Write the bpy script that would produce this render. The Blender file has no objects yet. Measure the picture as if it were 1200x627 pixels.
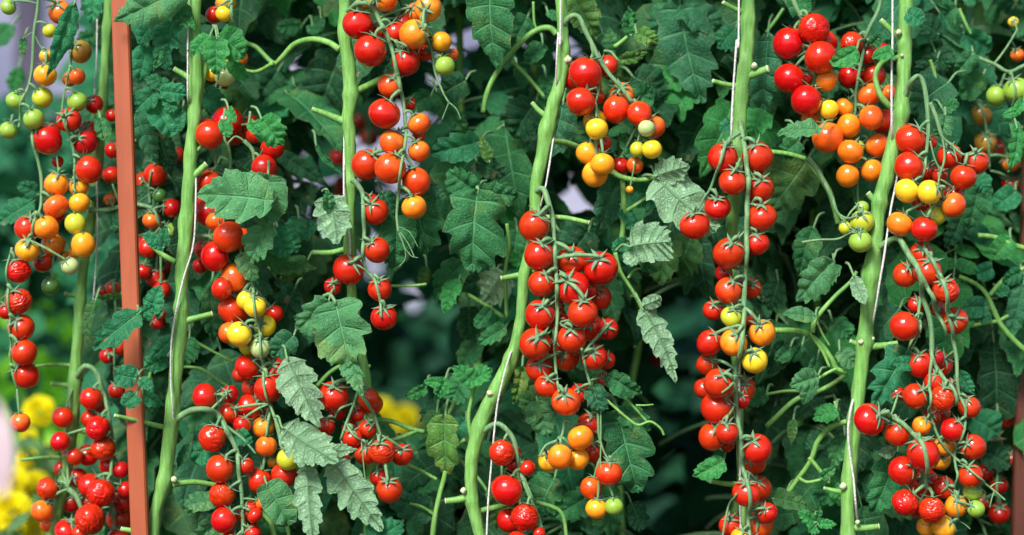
import bpy, math, random
from mathutils import Vector, Matrix, noise
R = math.radians
random.seed(7)
SC = bpy.context.scene
COL = SC.collection

# ------------------------------------------------------------------ camera geometry
D, K, ZC = 2.2, 0.000875, 1.15        # camera distance to the vines, metres per photo pixel there, camera height
def P(px, py, y=0.0):
    s = K * (D + y) / D
    return Vector(((px - 600) * s, y, ZC - (py - 313.5) * s))
def PX(v):
    s = K * (D + v.y) / D
    return 600 + v.x / s, 313.5 - (v.z - ZC) / s
def S(px, y=0.0):
    return px * K * (D + y) / D

# ------------------------------------------------------------------ mesh helpers
class MB:
    def __init__(s): s.v, s.f, s.m, s.uv = [], [], [], []
    def face(s, idx, mat=0, uv=None):
        s.f.append(idx); s.m.append(mat); s.uv.append(uv or [(0, 0)] * len(idx))
    def mesh(s, name, mats):
        me = bpy.data.meshes.new(name)
        me.from_pydata(s.v, [], s.f)
        for m in mats: me.materials.append(m)
        me.polygons.foreach_set('material_index', s.m)
        me.polygons.foreach_set('use_smooth', [True] * len(s.f))
        ul = me.uv_layers.new(name='UVMap')
        ul.data.foreach_set('uv', [c for u in s.uv for p in u for c in p])
        me.update()
        return me

def link(name, data, parent=None, mw=None):
    o = bpy.data.objects.new(name, data)
    COL.objects.link(o)
    if parent is not None: o.parent = parent
    if mw is not None: o.matrix_local = mw
    return o
def tag(o, label=None, cat=None, group=None, kind=None):
    if label: o['label'] = label
    if cat: o['category'] = cat
    if group: o['group'] = group
    if kind: o['kind'] = kind
    return o
def thing(name, loc, label, cat, group=None):
    o = link(name, None); o.location = loc
    return tag(o, label, cat, group)

def resample(pts, rad, n):
    """Catmull-Rom through pts (Vectors) with radii."""
    out, ro = [], []
    m = len(pts)
    if m == 2:
        for i in range(n + 1):
            t = i / n
            out.append(pts[0].lerp(pts[1], t)); ro.append(rad[0] + (rad[1] - rad[0]) * t)
        return out, ro
    for i in range(m - 1):
        p0, p1, p2, p3 = pts[max(i - 1, 0)], pts[i], pts[i + 1], pts[min(i + 2, m - 1)]
        for j in range(n):
            t = j / n
            q = 0.5 * (2 * p1 + (p2 - p0) * t + (2 * p0 - 5 * p1 + 4 * p2 - p3) * t * t + (3 * p1 - p0 - 3 * p2 + p3) * t ** 3)
            out.append(q); ro.append(rad[i] + (rad[i + 1] - rad[i]) * t)
    out.append(pts[-1].copy()); ro.append(rad[-1])
    return out, ro

def tube(mb, pts, rad, seg=8, n=5, mat=0, endmat=None, wob=0.0, smooth=True, ridge=0.0):
    if not isinstance(rad, (list, tuple)): rad = [rad] * len(pts)
    if smooth: pts, rad = resample(pts, list(rad), n)
    base = len(mb.v)
    t0 = (pts[1] - pts[0]).normalized()
    ref = Vector((0, -1, 0)) if abs(t0.y) < 0.9 else Vector((1, 0, 0))
    nrm = (ref - t0 * ref.dot(t0)).normalized()
    L = 0.0
    lens = []
    for i, p in enumerate(pts):
        t = (pts[min(i + 1, len(pts) - 1)] - pts[max(i - 1, 0)])
        t = t.normalized() if t.length > 1e-9 else t0
        nrm = nrm - t * nrm.dot(t)
        nrm = nrm.normalized() if nrm.length > 1e-6 else t.orthogonal().normalized()
        b = t.cross(nrm)
        if i: L += (p - pts[i - 1]).length
        lens.append(L)
        for k in range(seg):
            a = 2 * math.pi * k / seg
            r = rad[i]
            if wob: r *= 1 + wob * noise.noise(p * 60 + Vector((k * 1.7, 0, 0)))
            if ridge: r *= 1 + ridge * math.cos(3 * a + L * 6)
            mb.v.append(p + (nrm * math.cos(a) + b * math.sin(a)) * r)
    for i in range(len(pts) - 1):
        for k in range(seg):
            k2 = (k + 1) % seg
            a, b2 = base + i * seg + k, base + i * seg + k2
            mb.face((a, b2, b2 + seg, a + seg), mat, [(k / seg, lens[i]), ((k + 1) / seg, lens[i]), ((k + 1) / seg, lens[i + 1]), (k / seg, lens[i + 1])])
    em = mat if endmat is None else endmat
    mb.face(tuple(base + k for k in range(seg))[::-1], mat)
    lb = base + (len(pts) - 1) * seg
    mb.face(tuple(lb + k for k in range(seg)), em)
    return pts

# ------------------------------------------------------------------ materials
def mat(name):
    m = bpy.data.materials.new(name); m.use_nodes = True
    nt = m.node_tree; nt.nodes.clear()
    return m, nt
class NT:
    def __init__(s, nt): s.nt = nt
    def n(s, t, **kw):
        nd = s.nt.nodes.new(t)
        for k, v in kw.items():
            if k.startswith('i_'):
                key = k[2:]
                nd.inputs[int(key) if key.isdigit() else key.replace('_', ' ')].default_value = v
            else: setattr(nd, k, v)
        return nd
    def l(s, a, b): s.nt.links.new(a, b)
    def math(s, op, a, b=None, clamp=False):
        nd = s.nt.nodes.new('ShaderNodeMath'); nd.operation = op; nd.use_clamp = clamp
        for i, x in enumerate((a, b)):
            if x is None: continue
            if isinstance(x, (int, float)): nd.inputs[i].default_value = x
            else: s.l(x, nd.inputs[i])
        return nd.outputs[0]
    def mix(s, f, a, b, blend='MIX'):
        nd = s.nt.nodes.new('ShaderNodeMix'); nd.data_type = 'RGBA'; nd.blend_type = blend
        for i, x in ((0, f), (6, a), (7, b)):
            if isinstance(x, (int, float)): nd.inputs[i].default_value = x
            elif isinstance(x, tuple): nd.inputs[i].default_value = (*x, 1) if len(x) == 3 else x
            else: s.l(x, nd.inputs[i])
        return nd.outputs[2]
    def ramp(s, f, lo, hi, a=0.0, b=1.0):
        nd = s.nt.nodes.new('ShaderNodeMapRange'); nd.interpolation_type = 'SMOOTHSTEP'
        s.l(f, nd.inputs[0])
        for i, x in ((1, lo), (2, hi), (3, a), (4, b)): nd.inputs[i].default_value = x
        return nd.outputs[0]

def make_fruit_mat():
    m, nt = mat('tomato_skin'); g = NT(nt)
    out = g.n('ShaderNodeOutputMaterial'); b = g.n('ShaderNodeBsdfPrincipled')
    oi = g.n('ShaderNodeObjectInfo'); tc = g.n('ShaderNodeTexCoord')
    sep = g.n('ShaderNodeSeparateXYZ'); g.l(tc.outputs['Object'], sep.inputs[0])
    rnd = oi.outputs['Random']
    off = g.n('ShaderNodeVectorMath', operation='ADD'); g.l(tc.outputs['Object'], off.inputs[0])
    cmb = g.n('ShaderNodeCombineXYZ'); g.l(g.math('MULTIPLY', rnd, 37.0), cmb.inputs[0]); g.l(cmb.outputs[0], off.inputs[1])
    nz = g.n('ShaderNodeTexNoise', i_Scale=1.6, i_Detail=3.0); g.l(off.outputs[0], nz.inputs['Vector'])
    # shoulder: less ripe towards the stem end, by a different amount on each fruit
    h = g.math('ADD', sep.outputs[2], g.math('MULTIPLY', g.math('SUBTRACT', nz.outputs[0], 0.5), 1.5))
    sh = g.math('MULTIPLY', g.ramp(h, -0.2, 1.0), g.math('ADD', 0.08, g.math('MULTIPLY', oi.outputs['Alpha'], 1.1)))
    hsv = g.n('ShaderNodeHueSaturation', i_Saturation=0.98, i_Value=1.05, i_Hue=0.535); g.l(oi.outputs['Color'], hsv.inputs['Color'])
    c = g.mix(sh, oi.outputs['Color'], hsv.outputs[0])
    v = g.n('ShaderNodeHueSaturation'); g.l(c, v.inputs['Color'])
    v.inputs['Saturation'].default_value = 1.0
    v.inputs['Hue'].default_value = 0.5
    hue = g.math('ADD', 0.4985, g.math('MULTIPLY', rnd, 0.009)); g.l(hue, v.inputs['Hue'])
    g.l(g.math('ADD', 0.75, g.math('MULTIPLY', nz.outputs[0], 0.5)), v.inputs['Value'])
    # fine pale flecks
    fl = g.n('ShaderNodeTexVoronoi', i_Scale=13.0); g.l(off.outputs[0], fl.inputs['Vector'])
    fm = g.math('MULTIPLY', g.ramp(fl.outputs['Distance'], 0.06, 0.02), 0.22)
    c2 = g.mix(fm, v.outputs[0], (0.8, 0.55, 0.3))
    g.l(c2, b.inputs['Base Color'])
    rz = g.n('ShaderNodeTexNoise', i_Scale=5.0, i_Detail=4.0); g.l(off.outputs[0], rz.inputs['Vector'])
    g.l(g.ramp(rz.outputs[0], 0.3, 0.7, 0.09, 0.26), b.inputs['Roughness'])
    b.inputs['Specular IOR Level'].default_value = 0.5
    b.inputs['Coat Weight'].default_value = 0.0
    b.inputs['Subsurface Weight'].default_value = 0.12
    b.inputs['Subsurface Radius'].default_value = (1.0, 0.25, 0.1); b.inputs['Subsurface Scale'].default_value = 0.006
    bp = g.n('ShaderNodeBump', i_Strength=0.06, i_Distance=0.02); bn = g.n('ShaderNodeTexNoise', i_Scale=9.0, i_Detail=2.0)
    g.l(off.outputs[0], bn.inputs['Vector']); g.l(bn.outputs[0], bp.inputs['Height']); g.l(bp.outputs[0], b.inputs['Normal'])
    g.l(b.outputs[0], out.inputs[0])
    return m

def make_leaf_mat():
    m, nt = mat('tomato_leaf'); g = NT(nt)
    out = g.n('ShaderNodeOutputMaterial'); b = g.n('ShaderNodeBsdfPrincipled'); tr = g.n('ShaderNodeBsdfTranslucent'); mx = g.n('ShaderNodeMixShader')
    oi = g.n('ShaderNodeObjectInfo'); tc = g.n('ShaderNodeTexCoord'); geo = g.n('ShaderNodeNewGeometry')
    sep = g.n('ShaderNodeSeparateXYZ'); g.l(tc.outputs['UV'], sep.inputs[0])
    U, V = sep.outputs[0], sep.outputs[1]
    av = g.math('ABSOLUTE', V)
    lat = g.math('ABSOLUTE', g.math('SUBTRACT', g.math('FRACT', U), 0.58))
    lv = g.math('MULTIPLY', g.ramp(lat, 0.10, 0.0), g.ramp(av, 1.0, 0.6, 0.25, 1.0))
    mid = g.ramp(av, 0.085, 0.02)
    vo = g.n('ShaderNodeTexVoronoi', feature='DISTANCE_TO_EDGE', i_Scale=270.0)
    vw = g.n('ShaderNodeTexNoise', i_Scale=130.0, i_Detail=3.0); g.l(tc.outputs['Object'], vw.inputs['Vector'])
    va = g.n('ShaderNodeMix', data_type='VECTOR'); va.inputs[0].default_value = .012; g.l(tc.outputs['Object'], va.inputs[4]); g.l(vw.outputs['Color'], va.inputs[5]); g.l(va.outputs[1], vo.inputs['Vector'])
    net = g.ramp(vo.outputs['Distance'], 0.22, 0.0)
    vein = g.math('MAXIMUM', g.math('MAXIMUM', mid, g.math('MULTIPLY', lv, 0.8)), g.math('MULTIPLY', net, 0.46))
    wv = g.n('ShaderNodeVectorMath', operation='ADD'); g.l(tc.outputs['Object'], wv.inputs[0])
    cmb = g.n('ShaderNodeCombineXYZ'); g.l(g.math('MULTIPLY', oi.outputs['Random'], 9.0), cmb.inputs[0]); g.l(cmb.outputs[0], wv.inputs[1])
    nz = g.n('ShaderNodeTexNoise', i_Scale=28.0, i_Detail=4.0, i_Roughness=0.6); g.l(wv.outputs[0], nz.inputs['Vector'])
    n2 = g.n('ShaderNodeTexNoise', i_Scale=70.0, i_Detail=5.0, i_Roughness=0.7); g.l(wv.outputs[0], n2.inputs['Vector'])
    val = g.n('ShaderNodeHueSaturation'); g.l(oi.outputs['Color'], val.inputs['Color'])
    g.l(g.math('ADD', g.math('ADD', 0.50, g.math('MULTIPLY', oi.outputs['Random'], 0.35)), g.math('MULTIPLY', nz.outputs[0], 0.70)), val.inputs['Value'])
    g.l(g.math('ADD', 0.472, g.math('MULTIPLY', n2.outputs[0], 0.05)), val.inputs['Hue'])
    top = g.mix(g.math('MULTIPLY', vein, 0.42), val.outputs[0], (0.14, 0.42, 0.18))
    # chlorotic blotches between veins, stronger on some leaves (alpha of the object's colour)
    blot = g.math('MULTIPLY', g.ramp(nz.outputs[0], 0.52, 0.72), oi.outputs['Alpha'])
    top = g.mix(g.math('MULTIPLY', blot, 0.55), top, (0.30, 0.36, 0.06))
    n3 = g.n('ShaderNodeTexNoise', i_Scale=55.0, i_Detail=3.0, i_Roughness=0.55); g.l(wv.outputs[0], n3.inputs['Vector'])
    n6 = g.n('ShaderNodeTexNoise', i_Scale=520.0, i_Detail=2.0); g.l(wv.outputs[0], n6.inputs['Vector'])
    stip = g.math('MULTIPLY', g.math('MULTIPLY', g.ramp(n6.outputs[0], 0.56, 0.68), g.ramp(nz.outputs[0], 0.42, 0.62)), oi.outputs['Alpha'])
    top = g.mix(g.math('MULTIPLY', stip, 0.6), top, (0.30, 0.42, 0.22))
    spot = g.math('MULTIPLY', g.ramp(n3.outputs[0], 0.68, 0.74), 0.7)
    top = g.mix(spot, top, (0.34, 0.27, 0.13))
    edge = g.math('MULTIPLY', g.ramp(av, 0.90, 1.0), g.ramp(n2.outputs[0], 0.45, 0.65))
    top = g.mix(g.math('MULTIPLY', edge, 0.45), top, (0.30, 0.30, 0.12))
    pale = g.mix(g.ramp(nz.outputs[0], 0.3, 0.7, 0.40, 0.64), val.outputs[0], (0.50, 0.74, 0.48))
    under = g.mix(g.math('MULTIPLY', vein, 0.72), pale, (0.09, 0.24, 0.09))
    c = g.mix(geo.outputs['Backfacing'], top, under)
    g.l(c, b.inputs['Base Color'])
    g.l(g.ramp(n2.outputs[0], 0.3, 0.7, 0.40, 0.62), b.inputs['Roughness'])
    b.inputs['Specular IOR Level'].default_value = 0.2
    bp = g.n('ShaderNodeBump', i_Strength=0.9, i_Distance=0.002); hh = g.math('ADD', g.math('MULTIPLY', vein, -1.0), g.math('MULTIPLY', n2.outputs[0], 0.25))
    g.l(hh, bp.inputs['Height']); g.l(bp.outputs[0], b.inputs['Normal'])
    tv = g.n('ShaderNodeHueSaturation', i_Saturation=1.1, i_Value=1.5); g.l(c, tv.inputs['Color']); g.l(tv.outputs[0], tr.inputs[0])
    mx.inputs[0].default_value = 0.30
    g.l(b.outputs[0], mx.inputs[1]); g.l(tr.outputs[0], mx.inputs[2]); g.l(mx.outputs[0], out.inputs[0])
    return m

def make_stem_mat(name, c1, c2, fuzz=0.25, rough=0.5):
    m, nt = mat(name); g = NT(nt)
    out = g.n('ShaderNodeOutputMaterial'); b = g.n('ShaderNodeBsdfPrincipled'); tc = g.n('ShaderNodeTexCoord')
    mp = g.n('ShaderNodeMapping'); mp.inputs['Scale'].default_value = (1.0, 1.0, 0.12); g.l(tc.outputs['Object'], mp.inputs[0])
    nz = g.n('ShaderNodeTexNoise', i_Scale=320.0, i_Detail=4.0); g.l(mp.outputs[0], nz.inputs['Vector'])
    n2 = g.n('ShaderNodeTexNoise', i_Scale=22.0, i_Detail=3.0); g.l(tc.outputs['Object'], n2.inputs['Vector'])
    n4 = g.n('ShaderNodeTexNoise', i_Scale=600.0, i_Detail=2.0); g.l(tc.outputs['Object'], n4.inputs['Vector'])
    c = g.mix(g.ramp(nz.outputs[0], 0.35, 0.65), c1, c2)
    c = g.mix(g.math('MULTIPLY', g.ramp(n2.outputs[0], 0.45, 0.7), 0.55), c, tuple(x * y for x, y in zip(c1, (0.55, 0.65, 0.8))))
    c = g.mix(g.math('MULTIPLY', g.ramp(n4.outputs[0], 0.62, 0.72), 0.45), c, (0.45, 0.5, 0.3))
    n5 = g.n('ShaderNodeTexNoise', i_Scale=48.0, i_Detail=6.0, i_Roughness=0.7); g.l(tc.outputs['Object'], n5.inputs['Vector'])
    c = g.mix(g.math('MULTIPLY', g.ramp(n5.outputs[0], 0.60, 0.72), 0.35), c, (0.20, 0.20, 0.07))
    g.l(c, b.inputs['Base Color']); b.inputs['Roughness'].default_value = rough
    b.inputs['Sheen Weight'].default_value = fuzz; b.inputs['Sheen Roughness'].default_value = 0.4; b.inputs['Sheen Tint'].default_value = (0.8, 1, 0.75, 1)
    b.inputs['Specular IOR Level'].default_value = 0.3
    bp = g.n('ShaderNodeBump', i_Strength=0.5, i_Distance=0.001)
    g.l(g.math('ADD', nz.outputs[0], g.math('MULTIPLY', n4.outputs[0], 0.5)), bp.inputs['Height']); g.l(bp.outputs[0], b.inputs['Normal'])
    g.l(b.outputs[0], out.inputs[0])
    return m

def make_plain(name, c1, c2, scale=40.0, rough=0.6, bump=0.2, stretch=None, spec=0.4, trans=0.0, coord='Object', dist=0.002):
    m, nt = mat(name); g = NT(nt)
    out = g.n('ShaderNodeOutputMaterial'); b = g.n('ShaderNodeBsdfPrincipled'); tc = g.n('ShaderNodeTexCoord')
    mp = g.n('ShaderNodeMapping')
    if stretch: mp.inputs['Scale'].default_value = stretch
    g.l(tc.outputs[coord], mp.inputs[0])
    nz = g.n('ShaderNodeTexNoise', i_Scale=scale, i_Detail=5.0, i_Roughness=0.6); g.l(mp.outputs[0], nz.inputs['Vector'])
    g.l(g.mix(g.ramp(nz.outputs[0], 0.3, 0.7), c1, c2), b.inputs['Base Color'])
    b.inputs['Roughness'].default_value = rough; b.inputs['Specular IOR Level'].default_value = spec
    bp = g.n('ShaderNodeBump', i_Strength=bump, i_Distance=dist); g.l(nz.outputs[0], bp.inputs['Height']); g.l(bp.outputs[0], b.inputs['Normal'])
    if trans:
        tr = g.n('ShaderNodeBsdfTranslucent'); tr.inputs[0].default_value = (*c2, 1); mx = g.n('ShaderNodeMixShader'); mx.inputs[0].default_value = trans
        g.l(b.outputs[0], mx.inputs[1]); g.l(tr.outputs[0], mx.inputs[2]); g.l(mx.outputs[0], out.inputs[0])
    else: g.l(b.outputs[0], out.inputs[0])
    return m

M_FRUIT = make_fruit_mat()
M_LEAF = make_leaf_mat()
M_STEM = make_stem_mat('vine_stem', (0.12, 0.32, 0.055), (0.20, 0.42, 0.105), 0.08)
M_STALK = make_stem_mat('truss_stalk', (0.10, 0.235, 0.095), (0.18, 0.33, 0.14), 0.15, 0.6)
M_CALYX = make_stem_mat('calyx_green', (0.10, 0.22, 0.105), (0.21, 0.35, 0.19), 0.25, 0.65)
M_DRY = make_plain('dry_sepal', (0.22, 0.22, 0.10), (0.36, 0.34, 0.17), 300, 0.8, 0.2)
M_CUT = make_plain('cut_pith', (0.34, 0.42, 0.20), (0.62, 0.62, 0.42), 420, 0.8, 0.5)
M_STRING = make_plain('white_twine', (0.42, 0.42, 0.38), (0.80, 0.80, 0.77), 700, 0.85, 1.0, (1, 1, 0.5))
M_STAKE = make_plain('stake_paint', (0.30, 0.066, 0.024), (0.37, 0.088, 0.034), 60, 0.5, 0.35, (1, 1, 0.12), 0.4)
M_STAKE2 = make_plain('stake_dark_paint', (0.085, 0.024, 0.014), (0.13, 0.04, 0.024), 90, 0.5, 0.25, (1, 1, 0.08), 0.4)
M_YEL = make_plain('marigold_petal', (0.84, 0.74, 0.008), (0.90, 0.84, 0.015), 120, 0.6, 0.2, None, 0.3, 0.4)
M_GRN = make_plain('marigold_green', (0.03, 0.10, 0.025), (0.06, 0.17, 0.04), 60, 0.6, 0.2, None, 0.3, 0.15)
M_SOIL = make_plain('soil', (0.035, 0.022, 0.014), (0.085, 0.055, 0.035), 14, 0.95, 0.8, None, 0.2, 0, 'Object', 0.02)
M_GRASS = make_plain('lawn', (0.05, 0.16, 0.02), (0.10, 0.28, 0.03), 9, 0.9, 0.8, None, 0.2, 0, 'Object', 0.03)
M_WALL = make_plain('pale_render', (0.15, 0.155, 0.25), (0.36, 0.35, 0.46), 1.6, 0.9, 0.15, None, 0.2, 0, 'Object', 0.02)
M_PINK = make_plain('pale_pink_petal', (0.60, 0.45, 0.50), (0.72, 0.58, 0.62), 60, 0.6, 0.1, None, 0.3, 0.25)
M_PINKC = make_plain('pink_flower_heart', (0.45, 0.04, 0.07), (0.6, 0.10, 0.12), 200, 0.7, 0.4)
M_POST = make_plain('violet_post_paint', (0.035, 0.028, 0.06), (0.06, 0.05, 0.09), 20, 0.6, 0.1)

# ------------------------------------------------------------------ tomatoes
def tomato_mesh(seed, wrinkled=False, ob=0.94):
    rnd = random.Random(seed)
    nu, nv = (96, 60) if wrinkled else (36, 22)
    mb = MB(); off = Vector((seed * 3.1, seed * 1.7, seed))
    lob = rnd.choice([0, 0, 3, 4, 5]); ph = rnd.random() * 6.28; la = rnd.uniform(0.008, 0.022)
    for j in range(nv + 1):
        th = math.pi * j / nv
        for i in range(nu):
            a = 2 * math.pi * i / nu
            d = Vector((math.sin(th) * math.cos(a), math.sin(th) * math.sin(a), math.cos(th)))
            r = 1 + 0.035 * noise.noise(d * 1.1 + off)
            top = max(0.0, d.z) ** 3
            if lob: r += la * math.cos(lob * a + ph) * (0.3 + 0.7 * max(0, d.z)) * math.sin(th)
            r -= 0.13 * max(0.0, 1 - th / 0.42) ** 1.6          # dimple at the stem end
            r -= 0.012 * max(0.0, 1 - (math.pi - th) / 0.12)
            if wrinkled:
                wd = noise.noise_vector(d * 1.6 + off)
                q = Vector((d.x * 1.5, d.y * 1.5, d.z * 8.0)) + off + Vector((wd.x, wd.y, wd.z * 1.6)) * .55
                w = (1 - abs(noise.noise(q))) ** 6
                w2 = (1 - abs(noise.noise(q * 1.9 + Vector((5, 5, 5))))) ** 5
                msk = max(0.15, min(1.0, .55 + 1.6 * noise.noise(d * 1.3 + off * 2)))
                r -= msk * (0.125 * w + 0.045 * w2) - 0.025 + 0.03 * noise.noise(d * 2.0 + off)
            p = d * r; p.z *= ob
            mb.v.append(p)
    for j in range(nv):
        for i in range(nu):
            i2 = (i + 1) % nu
            q = (j * nu + i, (j + 1) * nu + i, (j + 1) * nu + i2, j * nu + i2)
            mb.face(q, 0, [(i / nu, j / nv)] * 4)
    me = mb.mesh('tomato', [M_FRUIT])
    return me
FRUIT = [tomato_mesh(1, ob=0.95), tomato_mesh(2, ob=0.99), tomato_mesh(3, ob=0.92), tomato_mesh(4, ob=1.02), tomato_mesh(5, ob=0.96), tomato_mesh(6, ob=0.98)]
WRINK = [tomato_mesh(11, True), tomato_mesh(12, True), tomato_mesh(13, True, 0.98)]

def calyx_mesh(seed):
    rnd = random.Random(seed); mb = MB()
    ns = rnd.choice([5, 5, 6])
    for k in range(ns):
        a = 2 * math.pi * (k + rnd.uniform(-0.18, 0.18)) / ns
        L = rnd.uniform(0.72, 1.12); w0 = rnd.uniform(0.14, 0.19); lift = rnd.uniform(0.15, 0.95); side = rnd.uniform(-0.3, 0.3)
        ca, sa = math.cos(a), math.sin(a)
        nseg = 7; base = len(mb.v)
        for i in range(nseg + 1):
            t = i / nseg
            rr = 0.03 + L * t * (1 - 0.12 * lift * t)
            zz = 0.86 + 0.13 * math.sin(min(1, t * 1.6) * 1.2) - 0.50 * (rr ** 2) * 0.75 + lift * 0.62 * t ** 2.2 + 0.03
            sd = side * t * t * 0.6
            w = w0 * (1 - t ** 1.6) * (0.75 + 0.9 * t * (1 - t)) + 0.004
            c = Vector((ca * rr - sa * sd, sa * rr + ca * sd, zz))
            tn = Vector((-sa, ca, 0))
            mb.v += [c - tn * w + Vector((0, 0, 0.03 * (1 - t))), c + Vector((0, 0, -0.012)), c + tn * w + Vector((0, 0, 0.03 * (1 - t))), c + Vector((0, 0, 0.035 * (1 - t) + 0.006))]
        for i in range(nseg):
            b0 = base + i * 4
            for x, y in ((0, 1), (1, 2), (2, 3), (3, 0)):
                mb.face((b0 + x, b0 + y, b0 + 4 + y, b0 + 4 + x), 1 if (i == nseg - 1 and rnd.random() < 0.5) else 0)
    tube(mb, [Vector((0, 0, 0.82)), Vector((0, 0, 0.93)), Vector((0.01, 0, 1.02)), Vector((0.02, 0.0, 1.14))], [0.20, 0.17, 0.10, 0.075], 8, 3)
    return mb.mesh('calyx', [M_CALYX, M_DRY])
CALYX = [calyx_mesh(s) for s in range(21, 29)]

FC = {  # linear base colours by ripeness; d is red darkened for shaded fruit behind (last value: how much the shoulder lags behind)
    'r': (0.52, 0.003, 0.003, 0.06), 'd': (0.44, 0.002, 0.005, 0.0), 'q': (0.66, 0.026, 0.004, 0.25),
    'o': (0.78, 0.165, 0.008, 0.6), 'u': (0.72, 0.075, 0.008, 0.5), 'a': (0.80, 0.28, 0.012, 0.5),
    'y': (0.80, 0.50, 0.02, 0.45), 'e': (0.50, 0.50, 0.03, 0.5), 'g': (0.27, 0.42, 0.05, 0.3),
    'l': (0.42, 0.52, 0.20, 0.2), 'k': (0.06, 0.16, 0.03, 0.2), 'n': (0.34, 0.13, 0.02, 0.6)}
CNAME = {'y': 'yellow ripening tomato', 'a': 'golden orange ripening tomato', 'o': 'orange ripening tomato', 'u': 'orange red tomato', 'e': 'yellowish green unripe tomato',
         'g': 'green unripe tomato', 'l': 'pale green unripe tomato', 'k': 'dark green unripe tomato', 'n': 'brownish orange tomato'}

def truss(label, y0, stalks, fruit, front=True, group='tomato trusses hanging on the vines', up=0.45, cam=0.3, k=1.05):
    """stalks: list of (pixel polyline, width px or list). fruit: 'x,y,d,code[flags]' strings; flag b = behind, f = in front, w = wrinkled."""
    rnd = random.Random(sum(map(ord, label)))
    items = []
    for tok in fruit.split():
        x, y, d, c = tok.split(',')
        x, y, d = float(x), float(y), float(d)
        lay = -0.012 if 'f' in c[1:] else 0.02 if ('b' in c[1:] or c[0] == 'd') else 0.0
        p = P(x, y, y0); rr = S(d, y0) / 2 * k
        items.append([p.x, y0 + lay + rnd.uniform(-0.004, 0.004), p.z, rr, c, lay])
    for it in range(80):                               # push touching fruit apart in depth
        moved = 0
        for i in range(len(items)):
            for j in range(i + 1, len(items)):
                A, B = items[i], items[j]
                dx, dz = A[0] - B[0], A[2] - B[2]
                mind = (A[3] + B[3]) * 0.97
                h2 = mind * mind - dx * dx - dz * dz
                if h2 <= 0: continue
                need = math.sqrt(h2); dy = B[1] - A[1]
                if abs(dy) >= need: continue
                sgn = 1 if (dy > 0 if A[5] != B[5] else dy > 1e-6) else -1
                if A[5] == B[5] and abs(dy) < 0.004: sgn = -1
                corr = (need - abs(dy)) / 2
                A[1] -= sgn * corr * 0.6; B[1] += sgn * corr * 0.6; moved = 1
        if not moved: break
    root = thing('tomato_truss', P(stalks[0][0][0][0], stalks[0][0][0][1], y0), label, 'tomato truss', group)
    O = root.location
    mb = MB()
    allpts = []
    for poly, w in stalks:
        ws = w if isinstance(w, (list, tuple)) else [w, w * 0.72]
        m = len(poly)
        pts = [P(q[0], q[1], y0 + (q[2] if len(q) > 2 else 0)) for q in poly]
        rad = [S(ws[0] + (ws[-1] - ws[0]) * i / max(1, m - 1)) / 2 * .78 for i in range(m)]
        pts, rad = resample(pts, rad, 6)
        for i, q in enumerate(pts):
            want = q.y
            for (x, y, z, r, c, lay) in items:
                h = math.hypot(q.x - x, q.z - z)
                R2 = r + rad[i] * 1.1
                if h < R2:
                    dd = math.sqrt(R2 * R2 - h * h)
                    if front: want = min(want, y - dd)
                    elif y - dd < q.y < y + dd: want = max(want, y + dd)
            q.y = want
        for _ in range(3):
            ys = [q.y for q in pts]
            for i in range(1, len(pts) - 1):
                sm = (ys[i - 1] + 2 * ys[i] + ys[i + 1]) / 4
                pts[i].y = min(sm, ys[i]) if front else sm
        allpts += [(q, rad[i]) for i, q in enumerate(pts)]
        tube(mb, [q - O for q in pts], rad, 7, smooth=False, wob=0.25)
    for (x, y, z, r, c, lay) in items:
        C = Vector((x, y, z))
        near = min(allpts, key=lambda q: (q[0] - C - Vector((0, 0, r * 0.9))).length)
        ax = (near[0] - C)
        dist = ax.length
        ax = ax.normalized() * (.5 if cam > .6 else 1) + Vector((rnd.uniform(-.25, .25), (-cam if front else .1) + rnd.uniform(-.3, .2), up + rnd.uniform(-.15, .25)))
        ax.normalize()
        q = ax.to_track_quat('Z', 'X')
        w = 'w' in c
        me = rnd.choice(WRINK if w else FRUIT)
        col = FC[c[0]]
        Mx = Matrix.Translation(C - O) @ q.to_matrix().to_4x4() @ Matrix.Rotation(rnd.uniform(0, 6.28), 4, 'Z') @ Matrix.Diagonal((r * rnd.uniform(.96, 1.04), r * rnd.uniform(.96, 1.04), r * rnd.uniform(.94, 1.07), 1))
        t = link('tomato', me, root, Mx)
        t.color = col
        if w: t['label'] = 'shrivelled red tomato with wrinkled skin'
        elif c[0] in CNAME: t['label'] = CNAME[c[0]]
        link('calyx', rnd.choice(CALYX), t, Matrix.Rotation(rnd.uniform(0, 6.28), 4, 'Z'))
        # pedicel from the calyx to the stalk
        tip = C + ax * r * 1.0
        if dist < 0.14:
            s = near[0]
            mid = tip.lerp(s, 0.5) + ax * r * 0.35
            tube(mb, [tip - O, tip + ax * r * 0.25 - O, mid - O, s - O], [r * .07 + .0004, r * .085 + .0004, r * .12 + .0004, min(near[1] * 0.8, r * .11)], 6, 3)
    st = link('stalk', mb.mesh('stalk', [M_STALK]), root)
    return root

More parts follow.
